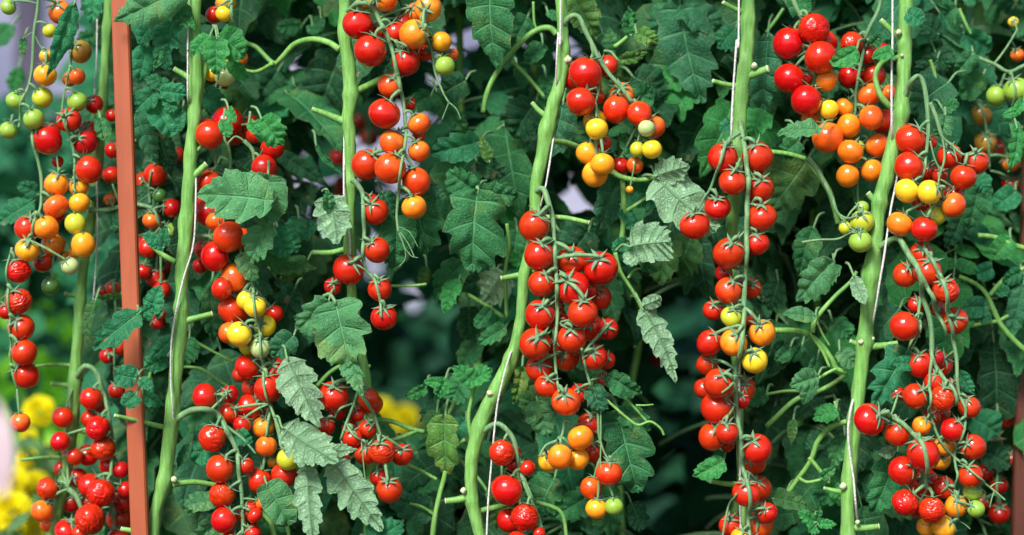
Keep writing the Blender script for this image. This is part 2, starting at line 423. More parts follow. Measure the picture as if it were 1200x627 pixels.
# ------------------------------------------------------------------ leaves
KIND = {'o': dict(nl=5, depth=0.24, env=(0.66, 0.78), sl=(-0.42, 0.50)), 'l': dict(nl=4, depth=0.40, env=(0.60, 0.66), sl=(-0.40, 0.62)),
        'r': dict(nl=4, depth=0.08, env=(0.80, 0.52), sl=(-0.50, 0.35)), 'j': dict(nl=6, depth=0.33, env=(0.62, 0.72), sl=(-0.30, 0.60)), 's': dict(nl=6, depth=0.15, env=(0.68, 0.88), sl=(-0.25, 0.50))}
def leaflet(mb, T, L, W, kind='o', seed=0, curl=0.5, fold=0.25, wave=0.05, cup=0.0, mat=0, rows=4, NC=5, asym=0.12):
    k = KIND[kind]; rnd = random.Random(seed)
    nl = k['nl']; NR = nl * rows; base = len(mb.v)
    sd = rnd.random() * 50; tw = rnd.uniform(-0.25, 0.25)
    asy = {-1: 1 + rnd.uniform(-asym, asym), 1: 1 + rnd.uniform(-asym, asym)}
    lobe = {(s, i): 1 + rnd.uniform(-0.10, 0.10) for s in (-1, 1) for i in range(nl + 2)}
    cut = {(s, i): rnd.uniform(0.25, 1.5) for s in (-1, 1) for i in range(nl + 2)}
    shift = {s: rnd.uniform(-0.35, 0.35) for s in (-1, 1)}
    bend = [0.0]; yy, zz = [0.0], [0.0]
    ny = 60
    for i in range(ny * 2):
        a = curl * (i / ny) ** 1.3
        yy.append(yy[-1] + math.cos(a) / ny); zz.append(zz[-1] - math.sin(a) / ny)
    def bent(y):
        f = max(0.0, min(y * ny, ny * 2 - 1.001)); i = int(f); t = f - i
        return yy[i] + (yy[i + 1] - yy[i]) * t, zz[i] + (zz[i + 1] - zz[i]) * t
    side_bend = rnd.uniform(-0.14, 0.14); ec = rnd.uniform(-0.06, 0.22)
    for i in range(NR + 1):
        u = i / NR
        e = max(0.0, math.sin(math.pi * min(1, u + 0.012) ** k['env'][0])) ** k['env'][1]
        e *= min(1.0, .5 + u * 4.5)
        p = (u * nl) % 1.0
        for c in range(-NC, NC + 1):
            s = 1 if c >= 0 else -1; ac = abs(c) / NC
            us = u * nl + shift[s] * math.sin(math.pi * u); q = us % 1.0; li = max(0, min(nl, int(us)))
            lj = max(0, min(nl + 1, li + (1 if q > .5 else -1))); f = abs(q - .5)
            dep = k['depth'] * min(cut[(s, li)], (cut[(s, li)] + cut[(s, lj)]) / 2 + .4)
            tf = (.62 - q) / .62 if q < .62 else (q - .62) / .38
            tooth = 1 - dep * (1 - .35 * u) * tf ** (1.35 if q < .62 else .85)
            tooth *= (1 - (0.10 if kind == 'j' else 0.055) * abs(math.sin(us * 9.42 + s))) * (1 - .45 * u ** 3)
            if i == NR: tooth = 0.0
            w = W / 2 * e * tooth * asy[s] * (lobe[(s, li)] * (1 - f) + lobe[(s, lj)] * f)
            sl = k['sl'][0] + (k['sl'][1] - k['sl'][0]) * min(1, u * 2.0)
            x = s * w * ac
            y = u * L + sl * w * ac + .07 * W * (1 - tf) ** 2 * ac * ac
            y = min(y, L * (1 - 0.02 * (1 - u)))
            puck = (0.11 if NC > 5 else .05) * W * (abs(math.sin(math.pi * (p - 0.58)))) * min(1, ac * 2.5) * (1 - 0.5 * ac)
            z = fold * abs(x) - 0.9 * fold * x * x / W - cup * x * x / W * 2 + puck
            z += wave * W * (noise.noise(Vector((x / W * 2.2 + sd, y / L * 3, sd))) * (0.3 + ac) + 0.6 * ac * ac * noise.noise(Vector((y / L * 7 + sd, s * 3.3, 1))))
            z -= ec * W * ac ** 3 * .5 * (.6 + .4 * math.sin(u * 9 + s * 2))
            x += side_bend * L * (y / L) ** 2
            ang = tw * y / L
            x, z = x * math.cos(ang) - z * math.sin(ang), x * math.sin(ang) + z * math.cos(ang)
            by, bz = bent(y / L)
            a = curl * max(0, y / L) ** 1.3
            mb.v.append(T @ Vector((x, by * L + z * math.sin(a), bz * L + z * math.cos(a))))
    n = 2 * NC + 1
    for i in range(NR):
        for c in range(2 * NC):
            a = base + i * n + c
            u0, u1 = i / rows, (i + 1) / rows
            v0, v1 = (c - NC) / NC, (c + 1 - NC) / NC
            if i % rows == rows - 1 : u1 -= 1e-4
            mb.face((a, a + 1, a + 1 + n, a + n), mat, [(u0, v0), (u0, v1), (u1, v1), (u1, v0)])

def compound_leaf(seed, L=0.26, droop=1.0, kind='o', pairs=3, size=1.0):
    """Odd-pinnate leaf: origin at the petiole's foot, +Y outward, +Z upper side."""
    rnd = random.Random(seed); mb = MB()
    pts = []; y = z = x = 0.0; n = 14; a0 = 0.35
    for i in range(n + 1):
        t = i / n
        pts.append(Vector((x, y, z)))
        a = a0 - droop * t ** 1.1 * 1.3
        y += math.cos(a) * L / n; z += math.sin(a) * L / n; x += rnd.uniform(-0.02, 0.02) * L / n * 3
    tube(mb, pts, [0.0026 - 0.0015 * i / n for i in range(n + 1)], 6, smooth=False, mat=1)
    def frame(i, az, tilt, roll):
        t = (pts[min(i + 1, n)] - pts[max(i - 1, 0)]).normalized()
        up = Vector((1, 0, 0)).cross(t).normalized()
        sidev = t.cross(up)
        d = t * math.cos(az) + sidev * math.sin(az)
        d = (d - up * tilt).normalized()
        zz = (up + sidev * roll).normalized(); zz = (zz - d * zz.dot(d)).normalized()
        xx = d.cross(zz)
        return Matrix.Translation(pts[i]) @ Matrix((xx, d, zz)).transposed().to_4x4()
    leaflet(mb, frame(n, rnd.uniform(-.2, .2), rnd.uniform(0, .3), rnd.uniform(-.3, .3)), 0.10 * size * rnd.uniform(.9, 1.15), 0.056 * size * rnd.uniform(.9, 1.1), 'l' if rnd.random() < .6 else kind, seed * 31, rnd.uniform(.3, 1.2), rnd.uniform(.15, .6), .11)
    for pidx in range(pairs):
        i = int(n * (0.42 + 0.5 * pidx / pairs)) + 1
        for s in (-1, 1):
            j = min(n - 1, i + rnd.choice([-1, 0, 0, 1]))
            k = size * (0.072 + 0.012 * pidx) * rnd.uniform(.85, 1.15)
            T = frame(j, s * rnd.uniform(.8, 1.25), rnd.uniform(-.1, .45), rnd.uniform(-.4, .4))
            pl = rnd.uniform(.008, .02)
            q = T @ Vector((0, pl, 0))
            tube(mb, [pts[j], q], [.0012, .0009], 5, 2, 1)
            leaflet(mb, T @ Matrix.Translation((0, pl, 0)), k, k * rnd.uniform(.50, .64), kind, seed * 31 + pidx * 7 + s, rnd.uniform(.3, 1.3), rnd.uniform(.15, .6), .12)
            if rnd.random() < .6:
                j2 = min(n - 1, j + 2)
                leaflet(mb, frame(j2, -s * rnd.uniform(.9, 1.4), rnd.uniform(-.1, .4), 0), .026 * size, .018 * size, 'r', seed + 5, .4, .2, .05, rows=3, NC=3)
    return mb
MATS_L = [M_LEAF, M_STALK]
COMP = [compound_leaf(100 + i, L=0.2 + 0.012 * i, droop=[.6, 1.0, 1.3, .8, 1.5, 1.1, .9, 1.2, .7, 1.35][i], kind='osoossooso'[i], pairs=[2, 3, 3, 2, 3, 3, 2, 3, 2, 3][i], size=[1.1, 1, 1.05, 1.2, 1, .95, 1.15, 1, 1.1, 1.1][i]).mesh('leaf', MATS_L) for i in range(10)]

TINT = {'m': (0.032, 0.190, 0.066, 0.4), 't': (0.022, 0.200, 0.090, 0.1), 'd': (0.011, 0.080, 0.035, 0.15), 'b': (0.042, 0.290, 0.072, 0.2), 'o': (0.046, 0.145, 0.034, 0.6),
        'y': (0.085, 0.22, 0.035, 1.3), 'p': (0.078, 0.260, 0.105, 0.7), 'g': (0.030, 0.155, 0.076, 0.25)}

PLANT = {}
def hero(pl, bx, by, tx, ty, w, kind='o', tint='m', side=0, y=0.0, dt=-0.01, roll=None, curl=0.7, fold=0.34, pet=None, wave=0.14, label=None):
    """One leaf blade from pixel base to pixel tip (width in px) hung on plant pl; side 1 shows its underside."""
    rnd = random.Random(int(bx * 7 + by * 13 + tx))
    B, Tp = P(bx, by, y), P(tx, ty, y + dt)
    Y = Tp - B; L = Y.length * (1 + 0.09 * curl * curl); Y.normalize()
    N = Vector((0, -1, 0.12)); Z = (N - Y * N.dot(Y)).normalized()
    if roll is None: roll = rnd.uniform(-28, 28)
    Z = Matrix.Rotation(R(roll), 3, Y) @ Z
    if side: Z = -Z
    X = Y.cross(Z)
    T = Matrix((X, Y, Z)).transposed().to_4x4()
    mb = MB()
    leaflet(mb, T, L, S(w, y) * 1.12, kind, int(bx * 3 + by), curl * (-1 if side and rnd.random() < .3 else 1), fold, wave, NC=7, rows=6)
    root = PLANT[pl]
    ends = pet or (bx - (tx - bx) * 0.3 + rnd.uniform(-6, 6), by - abs(ty - by) * 0.1 - 10)
    e = P(ends[0], ends[1], y + 0.03)
    r0 = max(0.0011, S(w, y) * 0.028)
    tube(mb, [e - B, (e - B) * 0.5 + Vector((0, .004, .004)), Vector((0, 0, 0)), Y * L * .06], [r0 * 1.5, r0 * 1.2, r0, r0 * .6], 6, 4, 1)
    o = link('leaf', mb.mesh('leaf', MATS_L), root, Matrix.Translation(B - root.location))
    c = TINT[tint]; f = rnd.uniform(.88, 1.12)
    o.color = (c[0] * f, c[1] * f, c[2] * f, c[3])
    if label: o['label'] = label
    return o

# ------------------------------------------------------------------ front plants
def plant(key, y, pts, label, group='tomato vines trained up the strings'):
    """pts: (x, y, width) down the picture; the stem runs on to the soil and up past the frame."""
    xb, yb, wb = pts[-1]
    foot = P(xb, yb, y); foot.z = 0.0
    root = thing('tomato_plant', foot, label, 'tomato plant', group)
    PLANT[key] = root
    top = P(pts[0][0], pts[0][1], y)
    low = P(xb, yb, y); q2 = P(pts[-2][0], pts[-2][1], y); dn = (low - q2).normalized(); wt = pts[0][2]
    P3 = [top + Vector((0.01, 0, 0.5)), top + Vector((.01, 0, 0.3)), top + Vector((0, 0, 0.16)), top + Vector((0, 0, 0.07))] + [P(a, b, y) for a, b, c in pts]
    P3 += [low + dn * .05, low + (dn + Vector((0, 0, -1))) * .07, Vector((low.x + dn.x * .08, y, low.z - .25)), Vector((low.x + dn.x * .08, y, .25)), Vector((low.x + dn.x * .08, y, -.02))]
    W3 = [S(8) / 2, S(wt) / 2 * .8, S(wt) / 2, S(wt) / 2] + [S(c, y) / 2 * .92 for a, b, c in pts] + [S(wb) / 2] * 4 + [S(wb + 2) / 2]
    mb = MB(); P4, W4 = resample(P3, W3, 14); rn = random.Random(len(key) + int(xb)); L = 0; nxt = .02; nodes = []
    acc = [0.0]
    for a, b in zip(P4, P4[1:]): acc.append(acc[-1] + (b - a).length)
    while nxt < acc[-1]: nodes.append((nxt, rn.uniform(.12, .30), rn.uniform(.006, .011))); nxt += rn.uniform(.05, .10)
    W4 = [w * (1 + sum(am * math.exp(-((l - c) / sg) ** 2) for c, am, sg in nodes if abs(l - c) < .04)) for w, l in zip(W4, acc)]
    tube(mb, [q - foot for q in P4], W4, 16, wob=0.22, ridge=0.035, smooth=False)
    link('stem', mb.mesh('stem', [M_STEM]), root)
    return root
def branch(key, y, poly, w, cut=False, name=None, mat=None, dy=0.0):
    root = PLANT[key]; O = root.location
    pts = [P(q[0], q[1], y + dy * i / (len(poly) - 1) + (q[2] if len(q) > 2 else 0)) - O for i, q in enumerate(poly)]
    ws = w if isinstance(w, (list, tuple)) else [w * 1.15, w * .85]
    m = len(poly)
    rad = [S(ws[0] + (ws[-1] - ws[0]) * i / (m - 1)) / 2 * (.85 if cut else .88) for i in range(m)]
    mb = MB()
    if cut:
        d = (pts[-1] - pts[-2]).normalized()
        if len(pts) == 2: pts = [pts[0], pts[0].lerp(pts[1], .5) + Vector((0, -.001, -.0012)), pts[1]]; rad = [rad[0] * 1.25, rad[0], rad[-1]]
        pts2, rad2 = resample(pts, rad, 5)
        pts2 += [pts2[-1] + d * rad2[-1] * .35, pts2[-1] + d * rad2[-1] * .5]; rad2 += [rad2[-1] * 1.06, rad2[-1] * .75]
        tube(mb, pts2[:-2], rad2[:-2], 9, smooth=False, wob=.12)
        tube(mb, pts2[-3:], [rad2[-3] * 1.02, rad2[-2], rad2[-1]], 9, smooth=False, mat=1, wob=.25)
        mats = [mat or M_STEM, M_CUT]
    else:
        tube(mb, pts, rad, 9, 6, wob=.10); mats = [mat or M_STEM]
    return link(name or ('pruned_stub' if cut else 'branch'), mb.mesh(name or 'branch', mats), root)
def knob(key, x, yy, d, y=0.0):
    root = PLANT[key]; mb = MB(); c = P(x, yy, y) - root.location; r = S(d) / 2 * .8
    nu, nv = 14, 9
    for j in range(nv + 1):
        th = math.pi * j / nv
        for i in range(nu):
            a = 6.2832 * i / nu
            dd = Vector((math.sin(th) * math.cos(a), math.sin(th) * math.sin(a), math.cos(th)))
            mb.v.append(c + dd * r * (1 + .35 * noise.noise(dd * 2.3 + c * 40)))
    for j in range(nv):
        for i in range(nu):
            i2 = (i + 1) % nu
            mb.face((j * nu + i, (j + 1) * nu + i, (j + 1) * nu + i2, j * nu + i2))
    return link('scar', mb.mesh('scar', [M_CUT]), root)

# ================================================================== THE VINES
plant('S1', .12, [(128, -10, 11), (122, 90, 11), (117, 170, 11), (108, 240, 12), (97, 320, 12), (92, 380, 14), (88, 440, 15), (85, 490, 16), (76, 560, 15), (60, 630, 14)],
      'thick soft focus tomato vine slanting down between yellow marigolds and shrivelled red fruit')
plant('S2', 0, [(228, -10, 15), (229, 100, 15), (227, 140, 16), (225, 165, 15), (222, 205, 17), (218, 260, 17), (214, 310, 18), (212, 345, 15), (212, 380, 17), (208, 420, 17), (203, 468, 16), (201, 492, 19), (193, 560, 17), (183, 600, 16), (178, 640, 15)],
      'pale green tomato vine next to the tall terracotta stake, cut stubs along it')
plant('S3', .01, [(404, -10, 14), (404, 40, 15), (409, 80, 17), (411, 110, 17), (408, 138, 17), (410, 165, 15), (410, 215, 14), (410, 290, 13), (414, 360, 12), (428, 440, 11, ), (436, 520, 11), (430, 640, 11)],
      'tomato vine stem with an arching side branch behind the heavy red and orange upper truss')
plant('S4', 0, [(657, -10, 14), (660, 40, 14), (659, 80, 16), (654, 105, 17), (646, 130, 18), (640, 155, 17), (636, 180, 17), (628, 215, 15), (627, 250, 15), (622, 290, 14), (614, 325, 14), (611, 370, 15), (605, 400, 15), (597, 425, 17), (585, 450, 19), (570, 480, 19), (560, 508, 19), (553, 540, 17), (552, 575, 16), (557, 605, 15), (566, 640, 14)],
      'tomato vine stem bending in a long S curve past the dense all red truss')
plant('S5', 0.01, [(876, -10, 16), (876, 50, 17), (873, 80, 17), (869, 105, 18), (867, 140, 17), (864, 180, 16), (859, 250, 15), (857, 285, 14), (860, 360, 12), (863, 430, 11), (867, 520, 10), (873, 640, 10)],
      'tomato vine stem hidden low down by the long single file red truss')
plant('S6', 0, [(1062, -10, 17), (1060, 50, 17), (1058, 100, 18), (1054, 140, 19), (1047, 170, 18), (1038, 210, 19), (1030, 240, 17), (1027, 275, 18), (1022, 314, 20), (1018, 350, 19), (1013, 400, 18), (1007, 450, 17), (1003, 490, 18), (997, 540, 18), (994, 580, 18), (994, 640, 16)],
      'thickest tomato vine stem, straight and bright green, leaning between the two many coloured trusses')

br = branch
br('S2', 0, [(226, 100, .0), (222, 92), (205, 81)], [10, 7], True)
br('S2', 0, [(221, 210), (241, 193)], [10, 8], True)
br('S2', 0, [(218, 376), (232, 372), (248, 368)], [10, 7], True)
br('S2', 0, [(206, 307), (190, 298), (175, 285)], [8, 6])
br('S2', 0, [(194, 501), (165, 494), (135, 487)], [8, 5], True, dy=-.03)
br('S2', 0, [(202, 568), (225, 565), (250, 568), (275, 575)], [8, 6], dy=.03)
br('S2', 0, [(178, 628), (160, 623), (143, 620)], [9, 7], True)
br('S2', 0, [(229, 135), (232, 115), (238, 85), (240, 72), (248, 66), (258, 70)], [14, 8], dy=.02)
br('S2', 0, [(229, 178), (238, 170), (250, 160)], [5, 4])
knob('S2', 204, 562, 9, -.004)
br('S3', .01, [(398, 58), (385, 50), (365, 46), (345, 52), (330, 68), (320, 74), (300, 55), (285, 50)], [9, 6], dy=.06)
br('S3', .01, [(320, 74), (300, 84), (280, 80)], [6, 4], dy=.03)
br('S3', .01, [(404, 143), (385, 135), (367, 128)], [12, 7], True)
br('S3', .01, [(414, 108), (430, 101), (447, 92)], [11, 8], dy=.02)
br('S4', 0, [(640, 136), (632, 130), (624, 121)], [9, 6], True)
knob('S4', 665, 70, 12, -.004)
br('S4', 0, [(612, 322), (600, 324), (588, 326)], [9, 7], True)
knob('S4', 574, 461, 9, -.008)
br('S4', 0, [(552, 580), (540, 585), (523, 587)], [12, 8], True)
knob('S4', 543, 575, 9, -.006)
br('S4', 0, [(632, 255), (660, 255), (690, 261)], [8, 6], True, dy=-.02)
br('S4', 0, [(646, 165), (662, 167), (680, 173)], [9, 7], dy=.03)
br('S4', 0, [(556, 600), (575, 596), (602, 590)], [9, 7], dy=.02)
br('S5', .01, [(872, 15), (860, 10), (848, 3)], [8, 6], True, dy=-.01)
br('S5', .01, [(864, 101), (850, 99), (836, 95)], [8, 6], True, dy=-.01)
br('S5', .01, [(874, 90), (886, 86), (899, 81)], [13, 10], True, dy=-.01)
knob('S5', 884, 77, 9, 0)
br('S5', .01, [(866, 568), (850, 567), (833, 564)], [8, 6], True, dy=-.02)
br('S6', 0, [(1056, 46), (1045, 36), (1033, 24)], [11, 7], True)
knob('S6', 1053, 38, 9, -.008)
br('S6', 0, [(1050, 128), (1040, 122, -.006), (1030, 108, -.008), (1026, 90, -.006), (1031, 76, .004), (1042, 68, .02)], [9, 6])
br('S6', 0, [(1055, 66), (1049, 68), (1046, 70)], [7, 6])
knob('S6', 1057, 65, 5, -.008)
br('S6', 0, [(1032, 240), (1024, 234), (1018, 227)], [10, 8], True)
br('S6', 0, [(1012, 404), (1004, 403), (997, 400)], [9, 6], True)
knob('S6', 1009, 401, 8, -.008); knob('S6', 1023, 397, 6, -.004)
br('S6', 0, [(1018, 406), (1035, 405), (1052, 402)], [11, 7])
br('S6', 0, [(992, 577), (978, 575), (966, 572)], [8, 5], True)
knob('S6', 988, 570, 10, -.008)
br('S6', 0, [(998, 618), (1012, 619), (1029, 617)], [11, 8], True)
knob('S6', 1005, 612, 7, -.007)
br('S1', .12, [(94, 347), (85, 346), (77, 344)], [9, 7], True)
br('S1', .12, [(84, 428), (60, 427), (38, 430)], [6, 4])
br('S1', .12, [(84, 453), (74, 451), (61, 450)], [9, 7], True)
br('S1', .12, [(80, 537), (55, 536), (24, 539)], [7, 4], dy=-.02)
br('S1', .12, [(88, 502), (97, 505), (104, 505)], [9, 8])

# ------------------------------------------------------------------ fruit
truss('string of unripe green and brownish fruit hanging high beside the narrow teal leaf', .07,
      [([(46, -20), (44, 10), (40, 37), (38, 75), (35, 95), (26, 125), (22, 150)], [6, 4]), ([(40, 37), (33, 41), (26, 45)], 2), ([(40, 40), (48, 55), (56, 62)], 2), ([(86, 60), (82, 85), (75, 110), (72, 140)], [4, 3])],
      '9,8,18,g 65,11,28,ub 58,36,16,e 54,66,15,a 95,61,26,n 86,31,13,n 55,89,26,af 91,90,19,u 76,91,17,ub 19,118,21,g 49,114,24,e 90,119,23,g 42,140,24,gf 10,153,20,g', up=.8, cam=0.5)
truss('red to orange bunch in the middle of the outermost vine, under the green fruit', .07,
      [([(37, 140), (42, 175), (48, 207), (48, 240), (43, 270), (38, 290)], [6, 4]), ([(78, 140), (84, 165), (88, 195), (87, 225)], [5, 3]), ([(66, 180), (68, 195), (70, 205)], 3)],
      '105,120,22,d 32,141,18,rb 81,141,28,r 55,153,21,rb 97,152,25,d 56,164,31,r 97,166,29,d 105,199,30,r 65,216,28,o 90,218,23,a 67,242,28,u 94,238,24,a 90,262,23,ef 32,267,30,r 58,267,28,of 57,286,27,ob 100,287,27,af 35,293,28,af 84,294,18,ab 85,312,20,lf 45,308,22,d 60,250,22,d 62,188,14,d')
truss('single file of big red fruit, top ones shrivelled, hanging clear of the stem', .06,
      [([(14, 290), (10, 320), (12, 345), (14, 370), (13, 400), (14, 430), (20, 455)], [4, 3])],
      '21,317,30,rw 3,365,20,d 22,353,30,rw 24,384,31,r 30,413,30,r 29,440,30,r 24,495,23,u', up=.2)
truss('loose small truss with one dark green fruit hanging above the vivid green gap', .09,
      [([(66, 270), (63, 300), (60, 322)], 3)], '60,335,20,k 70,300,13,ab')
truss('blurred red and orange fruit half hidden behind the terracotta stake', .10,
      [([(104, 246), (125, 246), (150, 240), (168, 241), (182, 247), (189, 265)], [9, 5]), ([(176, 238), (175, 225), (180, 200)], 4), ([(190, 190), (186, 160), (180, 130)], 5)],
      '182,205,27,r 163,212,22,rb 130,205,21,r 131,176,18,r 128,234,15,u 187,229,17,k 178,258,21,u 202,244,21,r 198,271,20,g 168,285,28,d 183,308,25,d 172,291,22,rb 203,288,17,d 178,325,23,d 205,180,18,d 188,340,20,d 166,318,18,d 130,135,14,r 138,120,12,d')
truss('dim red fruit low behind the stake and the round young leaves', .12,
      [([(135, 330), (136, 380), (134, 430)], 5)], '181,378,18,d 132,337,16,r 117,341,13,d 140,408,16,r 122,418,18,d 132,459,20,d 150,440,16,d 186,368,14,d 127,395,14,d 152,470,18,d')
truss('big cluster of shrivelled red fruit beside the stake near the marigolds', .1,
      [([(88, 445, .02), (100, 429), (114, 438), (120, 460), (128, 490), (130, 540), (128, 590)], [10, 4]), ([(80, 573), (90, 583), (96, 600), (99, 630)], [9, 6])],
      '107,467,23,r 73,489,21,r 106,475,22,rb 116,501,25,rw 102,492,18,d 71,517,20,r 120,526,25,rw 97,536,23,rb 123,548,20,d 66,551,15,rb 86,562,20,d 139,552,18,d 55,573,24,rw 104,570,25,r 121,576,28,rwf 49,599,22,u 111,605,31,rwf 76,624,25,r 95,625,18,r 78,592,22,d 133,612,27,d 140,590,22,d 146,575,18,d 51,618,15,ub 135,635,24,d 60,640,24,r 86,536,18,d 76,532,16,d 100,590,20,d', front=False, k=1.16)
truss('few yellow and orange fruit at the top next to the three bright leaflets', .02,
      [([(240, 72), (250, 66), (268, 60), (275, 40), (272, 0), (268, -20)], [8, 4]), ([(268, 60), (262, 75), (258, 95)], 3)],
      '263,2,23,a 251,17,20,r 264,18,19,y 279,66,17,ub 266,75,17,a 248,86,18,y 265,91,23,l')
truss('red truss shaded by a broad green leaf, hooked stalks above it', .02,
      [([(258, 168), (252, 180), (254, 200), (258, 215)], [6, 4]), ([(266, 168), (270, 190), (268, 215)], [7, 4]), ([(286, 165), (297, 178), (296, 200), (282, 220)], [7, 4]), ([(228, 278), (245, 277), (258, 290)], [8, 5]), ([(255, 150), (280, 146), (300, 146)], [4, 3]), ([(258, 215), (250, 250), (244, 277)], 3), ([(258, 168), (262, 160), (266, 168), (276, 160), (286, 165)], 4), ([(258, 168), (255, 158), (255, 150)], 3)],
      '265,142,36,r 243,152,25,r 290,143,20,rb 250,160,31,r 268,152,30,rb 297,158,18,r 319,173,28,r 311,197,28,r 322,221,20,u 245,214,30,r 243,249,32,r 254,260,22,u 236,235,20,d 271,278,35,qf 238,292,23,r 253,300,32,r 280,280,26,qb 231,312,18,d 274,325,30,u 287,215,20,d', front=False)
truss('chain of red fruit with a patch of yellow ones in its middle', .015,
      [([(285, 300), (291, 320), (300, 345), (306, 385), (309, 420), (312, 450), (318, 475)], [5, 4])],
      '261,338,24,r 264,349,25,rb 272,363,36,r 289,352,22,y 302,359,25,yf 268,390,24,u 283,391,29,yf 311,382,25,y 319,368,22,rb 306,407,24,lf 290,407,20,e 323,433,29,r 298,432,22,rb 289,430,27,r 315,455,31,r 291,478,29,r 291,456,22,d 268,484,24,r 285,497,20,r 308,501,25,o 313,522,25,u 340,536,26,ef 319,543,13,a 333,556,31,r 305,563,27,r 302,484,20,rb 278,440,18,d')
truss('red fruit with fine wrinkles hanging from the arched stalk in front of a lobed leaf', -.005,
      [([(200, 496, .006), (222, 482), (245, 479), (258, 490), (268, 508), (278, 530), (281, 560), (284, 590), (285, 625)], [11, 5]), ([(266, 500), (285, 515), (300, 532)], [5, 3]), ([(248, 480), (258, 470), (266, 462)], [5, 3])],
      '240,465,31,r 266,463,20,d 249,513,31,rw 258,549,32,r 260,580,29,rw 263,609,29,r 287,546,20,r 296,560,18,rb 292,598,20,r 300,603,18,r 307,590,15,u 282,605,20,d 296,625,20,r 270,635,22,r', up=.3)
truss('heavy upper truss of red and orange fruit with a bare dried tail', -.02,
      [([(405, 14, .03), (425, 6, .01), (437, 10), (447, 28), (457, 50), (465, 80), (470, 105), (474, 130), (476, 160), (473, 185), (468, 220), (465, 250), (467, 272)], [8, 4]), ([(498, 40), (506, 60), (510, 85), (520, 110), (526, 120)], [4, 3]), ([(526, 120), (535, 128), (540, 140)], 2), ([(526, 120), (522, 130), (518, 140)], 2), ([(467, 270), (478, 285), (486, 302)], 2), ([(467, 272), (474, 290), (475, 303), (468, 312)], 2), ([(467, 266), (480, 272), (490, 290)], 1.6), ([(474, 290), (482, 300), (490, 302)], 1.6), ([(455, 45), (475, 55), (480, 62)], [4, 3])],
      '428,0,21,a 452,0,27,u 419,28,34,r 435,61,37,rf 443,33,20,rb 463,38,26,r 486,12,24,ub 502,11,30,of 486,42,33,of 517,49,23,a 475,72,33,r 498,60,18,rb 522,63,20,ob 522,79,22,gf 457,100,28,q 451,134,35,rf 491,145,27,u 460,167,30,u 458,198,35,qf 491,177,25,u 488,213,32,q 486,243,28,of 428,192,34,rb 490,157,16,rb 478,120,16,d 530,62,14,ub 470,25,20,d', front=True)
truss('four red fruit spaced down a grey green stalk beside the pale heart shaped leaf', -.012,
      [([(412, 210), (420, 218), (426, 232), (427, 270), (426, 300), (430, 318), (440, 328), (446, 350), (448, 372)], [8, 4]), ([(426, 300), (418, 305), (410, 308)], [5, 3])],
      '440,248,29,r 442,293,29,r 408,316,34,r 445,339,27,r 450,372,30,r 433,235,18,d 388,336,20,d', cam=0.8)
truss('cluster of red fruit on a branching dusty stalk in front of the dark gap', -.01,
      [([(418, 430), (420, 455), (416, 470), (408, 490), (400, 515)], [6, 4]), ([(420, 458), (432, 472), (440, 490), (446, 510)], [6, 4]), ([(414, 473), (400, 478), (392, 490)], [4, 3]), ([(405, 495), (415, 508), (424, 515)], [4, 3]), ([(440, 493), (432, 505)], 3)],
      '391,464,35,r 432,467,24,r 384,474,21,rb 382,500,21,r 434,475,25,rb 430,503,21,r 408,503,18,d 413,513,23,r 428,532,25,r 449,528,29,rwf 470,535,25,rb 443,561,21,rb 457,573,30,rf 403,536,14,r 394,484,20,d 417,486,18,d 434,615,9,o', cam=0.7)
truss('rounded truss of glossy red, orange and golden fruit under a bent over stalk', -.015,
      [([(658, 32, .015), (668, 20, .004), (678, 20), (688, 40), (702, 68), (714, 87), (726, 100), (735, 112), (741, 120)], [9, 5]), ([(692, 50), (697, 70), (703, 95), (698, 120)], [4, 3]), ([(741, 120), (755, 135)], 3)],
      '672,90,26,rb 686,86,38,r 712,75,26,rb 680,120,34,rf 700,112,18,d 722,128,30,q 730,110,30,ub 749,134,28,qf 767,148,27,ub 756,152,19,lf 698,140,26,ab 699,152,26,yf 689,179,26,a 705,194,27,af 697,204,29,a 708,167,18,d 729,193,23,d 745,193,19,ub 747,175,17,e 763,176,23,yf 738,222,9,a 697,98,18,d', front=False)
truss('densest all red truss, star shaped green calyxes facing out', -.02,
      [([(626, 226, .02), (636, 221, .006), (642, 235), (648, 258), (650, 290), (652, 330), (653, 370), (650, 410), (652, 440), (655, 458)], [9, 4]), ([(652, 320), (662, 330)], 3), ([(653, 376), (663, 384)], 3), ([(652, 345), (640, 355)], 3), ([(652, 382), (640, 393)], 3), ([(681, 408), (686, 430), (692, 452)], [4, 4])],
      '626,265,34,r 632,299,34,r 671,305,34,r 704,314,37,r 635,332,31,r 671,337,37,rf 703,349,30,rb 682,366,35,rf 633,369,34,r 651,360,22,d 627,403,35,r 696,386,31,rb 670,396,33,rf 713,386,25,d 655,378,24,d 632,433,31,r 664,420,31,rb 696,418,30,r 711,423,22,d 640,452,26,r 663,470,33,qf 680,462,22,rb 708,446,15,d 655,312,22,d 690,340,22,d 650,405,22,d', up=.55, cam=0.95)
truss('small half ripe truss, golden and orange with a single green fruit', -.01,
      [([(692, 450), (700, 480), (702, 510), (708, 530), (713, 538)], [5, 3]), ([(662, 488), (660, 505), (655, 515), (640, 522), (632, 535)], [5, 4]), ([(704, 470), (704, 520), (703, 545)], 2.5)],
      '692,500,29,rb 680,512,29,of 656,534,29,of 677,538,27,a 644,543,25,ab 696,533,23,rb 713,553,29,qf 693,572,26,q 699,596,25,a 719,592,21,g', up=.7, cam=0.1)
